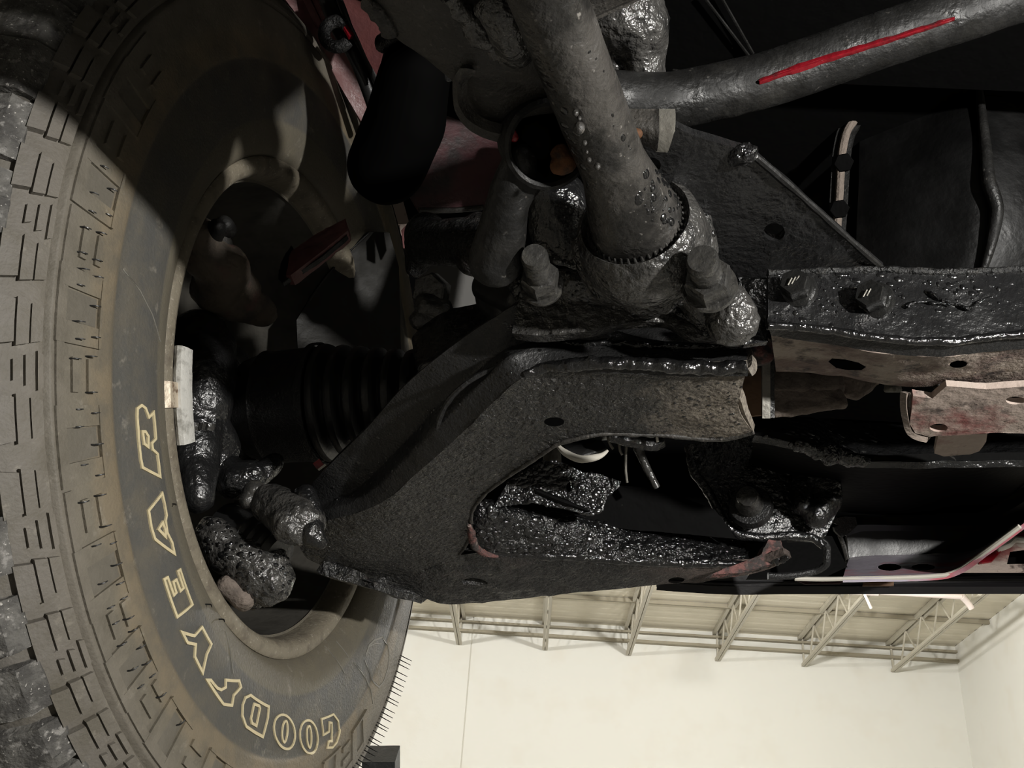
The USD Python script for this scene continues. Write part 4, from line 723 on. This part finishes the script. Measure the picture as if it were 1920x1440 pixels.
lk.add('rust_stain', blob([[(P(1052, 290, 0.5670), 0.00567), (P(1062, 305, 0.5670), 0.00648), (P(1045, 312, 0.5670), 0.00486)]], .003, .0012, 150, 98), m_orange, None, 'orange rust inside the bushing')
lk.add('arm', blob([[(P(975, 300, 0.5751), 0.00972), (P(958, 350, 0.5832), 0.01134), (P(945, 420, 0.5994), 0.01377), (P(930, 490, 0.6156), 0.01620)], [(P(985, 340, 0.5832), 0.00972), (P(960, 380, 0.5913), 0.00972)]], .005, .0012, 90, 99), m_dust2)
lk.add('red_fleck', blob([[(P(960, 247, 0.5589), 0.00203), (P(964, 258, 0.5589), 0.00243)]], .002, .0004), m_redpaint)
sh = Thing('shock_absorber', 'black lower shock mount block in shade behind the torsion bar anchor', 'shock absorber')
sh.add('block', blob([[(P(1045, 380, .72), .022), (P(1060, 440, .72), .022)], [(P(1045, 430, .72), .02), (P(1085, 470, .71), .014)]], .005, .0014, 110, 100), m_gloss)
sh.add('added_shade_tube', tube([P(1150, 530, .84), P(1125, 250, .93)], .030, 24, 6), m_dark)  # tube added behind the torsion bar to keep lamp light off the tyre
sh.add('upper_block', blob([[(P(800, 455, .92), .020), (P(870, 455, .9), .022), (P(940, 470, .88), .022)], [(P(800, 440, .93), .02), (P(780, 500, .93), .010)], [(P(900, 440, .9), .02), (P(890, 480, .89), .018)]], .006, .001, 80, 101), m_matte)
bu = Thing('arm_bushing', 'black rubber arm bushing beside the left stud nut', 'bushing')
bu.add('rubber', blob([[(P(918, 538, .80), .014), (P(950, 550, .78), .016), (P(978, 560, .76), .014)], [(P(925, 560, .80), .014), (P(955, 590, .78), .014)]], .004, .0006, 90, 102), m_rubber)
bu.add('washer_lump', blob([[(P(965, 515, .74), .008), (P(978, 545, .73), .008)]], .003, .0018, 160, 103), m_gloss)
nu_ = Thing('link_nuts', 'stack of two greasy nuts in shade left of the grey gap', 'nut')
nu_.add('upper_nut', prism(P(815, 548, .88), np.array([-.3, -.8, -.5]), .016, .014, 6, .2), m_bolt); nu_.add('lower_nut', blob([[(P(800, 572, .87), .011), (P(825, 585, .87), .012)], [(P(790, 600, .87), .010), (P(820, 605, .87), .009)]], .004, .0014, 130, 104), m_bolt)
single('arm_stop', hullb([P(790, 640, .86), P(830, 598, .87), P(930, 596, .85), P(985, 575, .83), P(950, 625, .80), P(880, 655, .80), P(800, 690, .82)], .008, .005, .0016, 80, 105), m_gloss, 'angular black stop block on the upper edge of the control arm', 'block')

# ------------------------------------------------------------------ front: pivot bracket, beams, bumper bracket
pv = Thing('pivot_bracket', 'black front pivot bracket with one large washered bolt, inside the lower right', 'bracket')
yb_ = .89
pp = plane(Y(1300, 850, yb_), Y(1500, 850, yb_), Y(1450, 1000, yb_ + .015))
_pvp = plate([(1292, 838), (1330, 815), (1420, 812), (1500, 850), (1545, 872), (1570, 905), (1575, 935), (1566, 968), (1548, 1006), (1480, 1006), (1410, 1010), (1378, 1000), (1350, 972), (1326, 918), (1303, 884)], pp, .012, (), .01, .0014, 60, 111)
pv.add('plate', _pvp, m_gloss)
pv.add('undercoat_lumps', lumps(_pvp, 200, .0008, .0026, 10), m_wet, None, kind='stuff')
pv.add('rim_flange', tube([on(x, y, (pp[0] - [0, .004, 0], pp[1])) for x, y in [(1292, 836), (1300, 880), (1328, 922), (1346, 958), (1364, 985), (1394, 1005), (1430, 1008), (1480, 1004), (1520, 1008), (1545, 1024)]], .0042, 12, 120, amp=.0014, sc=110), m_gloss)
pv.add('right_lug', blob([[(Y(1505, 880, .885), .012), (Y(1545, 900, .885), .015), (Y(1552, 940, .885), .013), (Y(1530, 965, .885), .013)], [(Y(1500, 890, .885), .010), (Y(1505, 950, .885), .010)]], .005, .0022, 90, 112), m_gloss)
pv.add('dab', blob([[(Y(1452, 866, .883), .006), (Y(1470, 870, .883), .007), (Y(1478, 884, .883), .004)]], .003, .0022, 150, 113), m_glossy2)
b0 = Y(1408, 952, .885); a_ = Y(1399, 922, .845) - b0; a_ /= np.linalg.norm(a_)
W_ = pv.add('washer', lathe([(-.003, .0195), (.002, .0205), (.006, .0190), (.009, .0185), (.010, .012)], b0, a_, 48, amp=.0006), m_smooth)
pv.add('bolt', lathe([(.008, .0125), (.014, .0128), (.018, .0105), (.030, .0102), (.032, .0090)], b0, a_, 32, amp=.0003), m_bolt, W_)
pv.add('lower_loop', tube([P(1475, 1010, .99), P(1535, 1012, .985), P(1551, 1028, .985), P(1550, 1055, .985), P(1525, 1072, .99), P(1440, 1080, .99)], .0035, 10, 80), m_smooth)
pv.add('pocket_back', plate([(1450, 1005), (1560, 1005), (1600, 1085), (1400, 1085)], plane(P(1450, 1005, 1.08), P(1560, 1005, 1.08), P(1560, 1085, 1.06)), .004, (), 0), m_dark)
ib = Thing('front_crossmember', 'black front crossmember edge inside the opening of the control arm', 'crossmember')
pq = plane(Y(1000, 880, .81), Y(1300, 930, .83), Y(1050, 960, .825))
_ibp = plate([(955, 900), (1018, 862), (1060, 868), (1090, 885), (1120, 888), (1165, 903), (1160, 914), (1138, 932), (1130, 958), (1105, 966), (1060, 955), (1000, 942), (925, 952)], pq, .008, [ell(1068, 912, 6, 11, 10)], .006, .0012, 90, 121)
ib.add('plate', _ibp, m_gloss); ib.add('undercoat_lumps', lumps(_ibp, 200, .0008, .0028, 11), m_wet, None, kind='stuff')
ib.add('rear_plate', plate([(1110, 918), (1160, 911), (1230, 912), (1340, 955), (1380, 1010), (1240, 998), (1095, 985)], (pq[0] + [0, .05, .01], pq[1]), .006, (), .012, .001), m_dark)
ib.add('plate', _ibp, m_gloss); ib.add('undercoat_lumps', lumps(_ibp, 420, .0008, .0030, 11), m_wet, None, kind='stuff')
ib.add('fold_line', tube([on(x, y, (pq[0] - [0, .002, 0], pq[1])) for x, y in [(1005, 920), (1050, 938), (1105, 958)]], [.002, .003, .001], 8, 30), m_dark)
wr = Thing('wiring_loop', 'shiny looped plastic conduit and clips in the opening above the front crossmember', 'wiring')
wr.add('loop', tube([P(1044, 831, 0.880), P(1062, 850, 0.870), P(1092, 861, 0.865), P(1122, 856, 0.865), P(1139, 845, 0.870)], [.0012, .0030, .0034, .0030, .0012], 10, 40), m_white, None, 'pale crescent shaped edge')
wr.add('cup', hullb([P(1055, 832, 0.895), P(1120, 826, 0.895), P(1132, 842, 0.890), P(1090, 856, 0.880), P(1065, 846, 0.885)], .003, .005, .0003), m_rubber)
wr.add('conduit', tube([P(1146, 817, 0.860), P(1180, 826, 0.860), P(1216, 834, 0.865), P(1240, 828, 0.870)], .0055, 12, 40, amp=.0012, sc=140), m_gloss)
wr.add('rod', tube([P(1196, 838, 0.900), P(1214, 880, 0.900), P(1232, 914, 0.900)], [.0045, .0035, .003], 12, 20, amp=.0006, sc=140), m_bolt)
for a, b in (((1140, 820), (1150, 842)), ((1161, 832), (1167, 853)), ((1174, 838), (1176, 905))): wr.add('thin_wire', tube([P(*a, 0.880), P((a[0] + b[0]) / 2 - 2, (a[1] + b[1]) / 2, 0.880), P(*b, 0.880)], .0012, 8, 12), m_steel)
wr.add('cable_tie', tube([P(1231, 815, 0.860), P(1233, 829, 0.860)], .0012, 8, 4), m_white)
wr.add('grey_tube', tube([P(1034, 830, 1.02), P(1036, 880, 1.02)], .009, 14, 5), m_steel)
dc = Thing('differential_carrier', 'dark black differential carrier beam with a wet highlight, below the skid bracket', 'differential')
d0_ = along(H, [(1405, 778), (1500, 782), (1600, 790), (1750, 800), (1960, 800), (2450, 800)], [.43, .43, .44, .45, .45, .45])
d1_ = along(H, [(1415, 814), (1490, 832), (1560, 852), (1620, 866), (1750, 864), (1960, 862), (2450, 862)], [.385, .385, .385, .385, .388, .39, .39])
d2_ = along(Y, [(1400, 905), (1500, 950), (1600, 962), (1750, 964), (1840, 960), (1880, 938), (1960, 890), (2450, 870)], [1.06, 1.075, 1.085, 1.09, 1.09, 1.09, 1.09, 1.09])
dc.add('upper_face', sheet([d0_, d1_], 80, 10, .006, amp=.0018, sc=50, seed=131), m_gloss); dc.add('undercoat_lumps', lumps(sheet([d0_, d1_], 80, 10, .006), 260, .0012, .0036, 31, .45, [(1430, 806, 1640, 880)]), m_wet, None, kind='stuff'); dc.add('lower_face', sheet([d1_, d2_], 60, 10, .006, amp=.0008, sc=40, seed=132), m_dark)
dc.add('edge_bead', tube(d1_[1:4], [.003, .008, .004], 12, 80, amp=.006, sc=120, seed=5), m_glossy2)
bb = Thing('bumper_bracket', 'grey-black bumper support bracket with two oval holes in its violet flange, lower right', 'bracket')
q0 = along(Y, [(1568, 968), (1602, 966), (1700, 968), (1820, 966), (1850, 960), (1880, 938), (1960, 893)], 1.10)
q1 = along(Y, [(1580, 988), (1615, 984), (1700, 985), (1815, 984), (1850, 978), (1890, 958), (1960, 915)], 1.085)
q2 = along(Y, [(1588, 1006), (1622, 996), (1700, 996), (1812, 996), (1850, 992), (1895, 972), (1960, 932)], 1.092)
q3 = along(Y, [(1592, 1046), (1625, 1042), (1700, 1040), (1800, 1036), (1830, 1030), (1880, 1000), (1960, 950)], 1.10)
q4 = along(H, [(1580, 1084), (1630, 1083), (1700, 1082), (1768, 1078), (1800, 1067), (1850, 1032), (1910, 988)], [.352, .352, .352, .352, .354, .36, .37])
bb.add('upper_lip', sheet([q0, q1, q2], 80, 5, .005, amp=.0004, sc=60), m_bumper); bb.add('channel_face', sheet([q2, q3], 80, 8, .004, amp=.0003), m_bumper)
fl_ = sheet([q3, q4], 80, 10, .004, amp=.0003); fl_ = drill(fl_, [(ell(1668, 1063.5, 22, 6.5), .9, 1.3), (ell(1731, 1063.5, 22, 6), .9, 1.3)])
bb.add('lower_flange', fl_, m_lilac, None, 'violet primer flange with pink patches')
bb.add('edge_highlight', tube(along(H, [(1490, 1085), (1530, 1086), (1600, 1085), (1700, 1083), (1768, 1079), (1795, 1071), (1820, 1055), (1850, 1033), (1912, 987)], [.352, .352, .352, .352, .352, .354, .357, .36, .37]), .0022, 8, 120), m_white)  # white tube painting the highlight along the flange edge
bb.add('ear', plate([(1560, 974), (1585, 968), (1604, 970), (1608, 985), (1592, 1000), (1578, 1008), (1566, 996)], plane(Y(1560, 974, 1.07), Y(1604, 970, 1.075), Y(1578, 1008, 1.08)), .004, [[(1556 + 0, 984), (1566, 981), (1573, 984), (1565, 989)]], .01), m_dust)
bb.add('inner_curve', tube([Y(1574, 1004, 1.085), Y(1584, 1030, 1.09), Y(1590, 1060, 1.095), Y(1584, 1084, 1.1)], .0026, 8, 30), m_dust)
rs_ = Thing('bumper_shell', 'red and white painted bumper shell at the right edge, above the black trim', 'bumper')
pr_ = plane(Y(1800, 1066, 1.16), Y(1940, 1066, 1.16), Y(1940, 985, 1.20))
rs_.add('shell', plate([(1780, 1069), (1850, 1030), (1900, 1000), (1960, 970), (2450, 930), (2450, 1069)], pr_, .004, [[(1895, 1030), (1925, 1026), (1960, 1024), (1960, 1056), (1888, 1058)]], .01), m_pink)
rs_.add('red_patch', plate([(1830, 1046), (1860, 1032), (1880, 1030), (1860, 1052), (1836, 1056)], (pr_[0] - [0, .003, 0], pr_[1]), .002, (), 0), m_redpaint); rs_.add('upper_red', plate([(1905, 1004), (1945, 985), (1945, 1004), (1915, 1012)], (pr_[0] - [0, .003, 0], pr_[1]), .002, (), 0), m_redpaint)
rs_.add('white_fold', tube([on(x, y, (pr_[0] - [0, .004, 0], pr_[1])) for x, y in [(1868, 1030), (1890, 1022), (1905, 1012), (1945, 1016)]], .004, 8, 30), m_white)
rs_.add('rear_void', plate([(1880, 1015), (1960, 1015), (1960, 1065), (1880, 1065)], (pr_[0] + [0, .06, 0], pr_[1]), .002, (), 0), m_dark)
td = Thing('air_dam', 'long black plastic air dam strip along the lower edge of the car front', 'trim')
t0_ = along(Y, [(1232, 1082), (1330, 1080), (1500, 1078), (1750, 1070), (1960, 1066), (2500, 1066)], 1.24); t1_ = along(Y, [(1232, 1087), (1330, 1092), (1500, 1090), (1750, 1082), (1960, 1080), (2500, 1080)], 1.22); t2_ = along(Y, [(1232, 1089), (1330, 1095), (1500, 1094), (1750, 1090), (1960, 1089), (2500, 1089)], 1.235); t3_ = along(Y, [(1232, 1091), (1330, 1098), (1500, 1099), (1750, 1100), (1960, 1100), (2500, 1100)], 1.225)
td.add('strip', sheet([t0_, t1_, t2_, t3_], 60, 4, .01), m_trim)
td.add('painted_inset', plate([(1492, 1087), (1590, 1086), (1575, 1094), (1510, 1095)], plane(Y(1492, 1087, 1.215), Y(1590, 1086, 1.215), Y(1575, 1095, 1.215)), .003, (), 0), m_redgrey); td.add('brown_clip', plate([(1620, 1089), (1676, 1089), (1676, 1098), (1618, 1098)], plane(Y(1620, 1089, 1.213), Y(1676, 1089, 1.213), Y(1676, 1098, 1.213)), .003, (), 0), m_brownpl)

# ------------------------------------------------------------------ oil pan above the crossmember
op = Thing('oil_pan', 'black pressed oil pan in deep shade at the right, above the crossmember', 'oil pan')
op.add('pan', sheet([[P(1622, 200, 1.0), P(1612, 260, .97), P(1610, 340, .95), P(1606, 430, .94), P(1604, 520, .93)], [P(1740, 150, .96), P(1720, 250, .93), P(1715, 340, .91), P(1720, 430, .90), P(1740, 520, .89)], [P(1838, 150, .92), P(1845, 250, .89), P(1852, 330, .875), P(1868, 400, .87), P(1840, 520, .87)], [P(1980, 120, .93), P(1990, 250, .90), P(2000, 340, .885), P(2010, 420, .88), P(1990, 520, .88)], [P(2400, 120, 1.0), P(2400, 250, .97), P(2400, 350, .96), P(2400, 420, .95), P(2400, 520, .95)]], 40, 10, .004, crease=False), m_pan)
op.add('pressed_ridge', tube([P(1836, 165, .905), P(1846, 260, .882), P(1853, 335, .866), P(1869, 395, .862), P(1862, 440, .862), P(1842, 510, .864)], [.003, .004, .005, .006, .005, .003], 14, 80), m_dust2)
gk = [(1650, 185), (1612, 212), (1586, 248), (1577, 300), (1573, 370), (1568, 440), (1560, 500)]
op.add('gasket_flange', sheet([[P(x - 17, y, .955) for x, y in gk], [P(x + 17, y + 6, .95) for x, y in gk]], 50, 5, .006, amp=.0006), m_dust2)
op.add('gasket_rail', tube([P(x, y + 3, .95) for x, y in gk], .004, 10, 60), m_clay)
for x, y in ((1582, 305), (1574, 392)): op.add('pan_bolt', prism(P(x, y, .949), CAM - P(x, y, .949), .009, .006, 6), m_dark)

# ------------------------------------------------------------------ lift pad and the hand lamp that lights the underside
lp = Thing('lift_pad', 'small black rubber lift pad at the bottom edge, beside the tyre', 'lift pad')
c = P(715, 1455, 1.35); lp.add('pad', boxm(c, [M[:, 0], M[:, 1], M[:, 2]], .021, .029, .03, .0004, .01), m_pad); lp.add('post', tube([c + [0, 0, -.02], np.array([c[0], c[1], .0])], .03, 20, 4), m_dark)
LP = CAM + M @ np.array([.70, .225, -.05])
hl = Thing('work_lamp', 'hand lamp hanging under the car to the right of the camera, outside the frame', 'lamp')
sl = UsdLux.SphereLight.Define(stage, '/World/work_lamp_light'); sl.CreateRadiusAttr(.018); sl.CreateIntensityAttr(WORK); sl.CreateColorAttr(Gf.Vec3f(1, .975, .93)); UsdGeom.Xformable(sl).AddTranslateOp().Set(Gf.Vec3d(*map(float, LP)))
hl.add('handle', tube([LP + [.03, -.05, 0], LP + [.06, -.25, -.02]], .018, 16, 4), m_rubber); hl.add('hook', tube([LP + [.03, -.05, .02], LP + [.03, -.08, .12], LP + [.03, -.06, .42]], .003, 8, 20), m_steel)
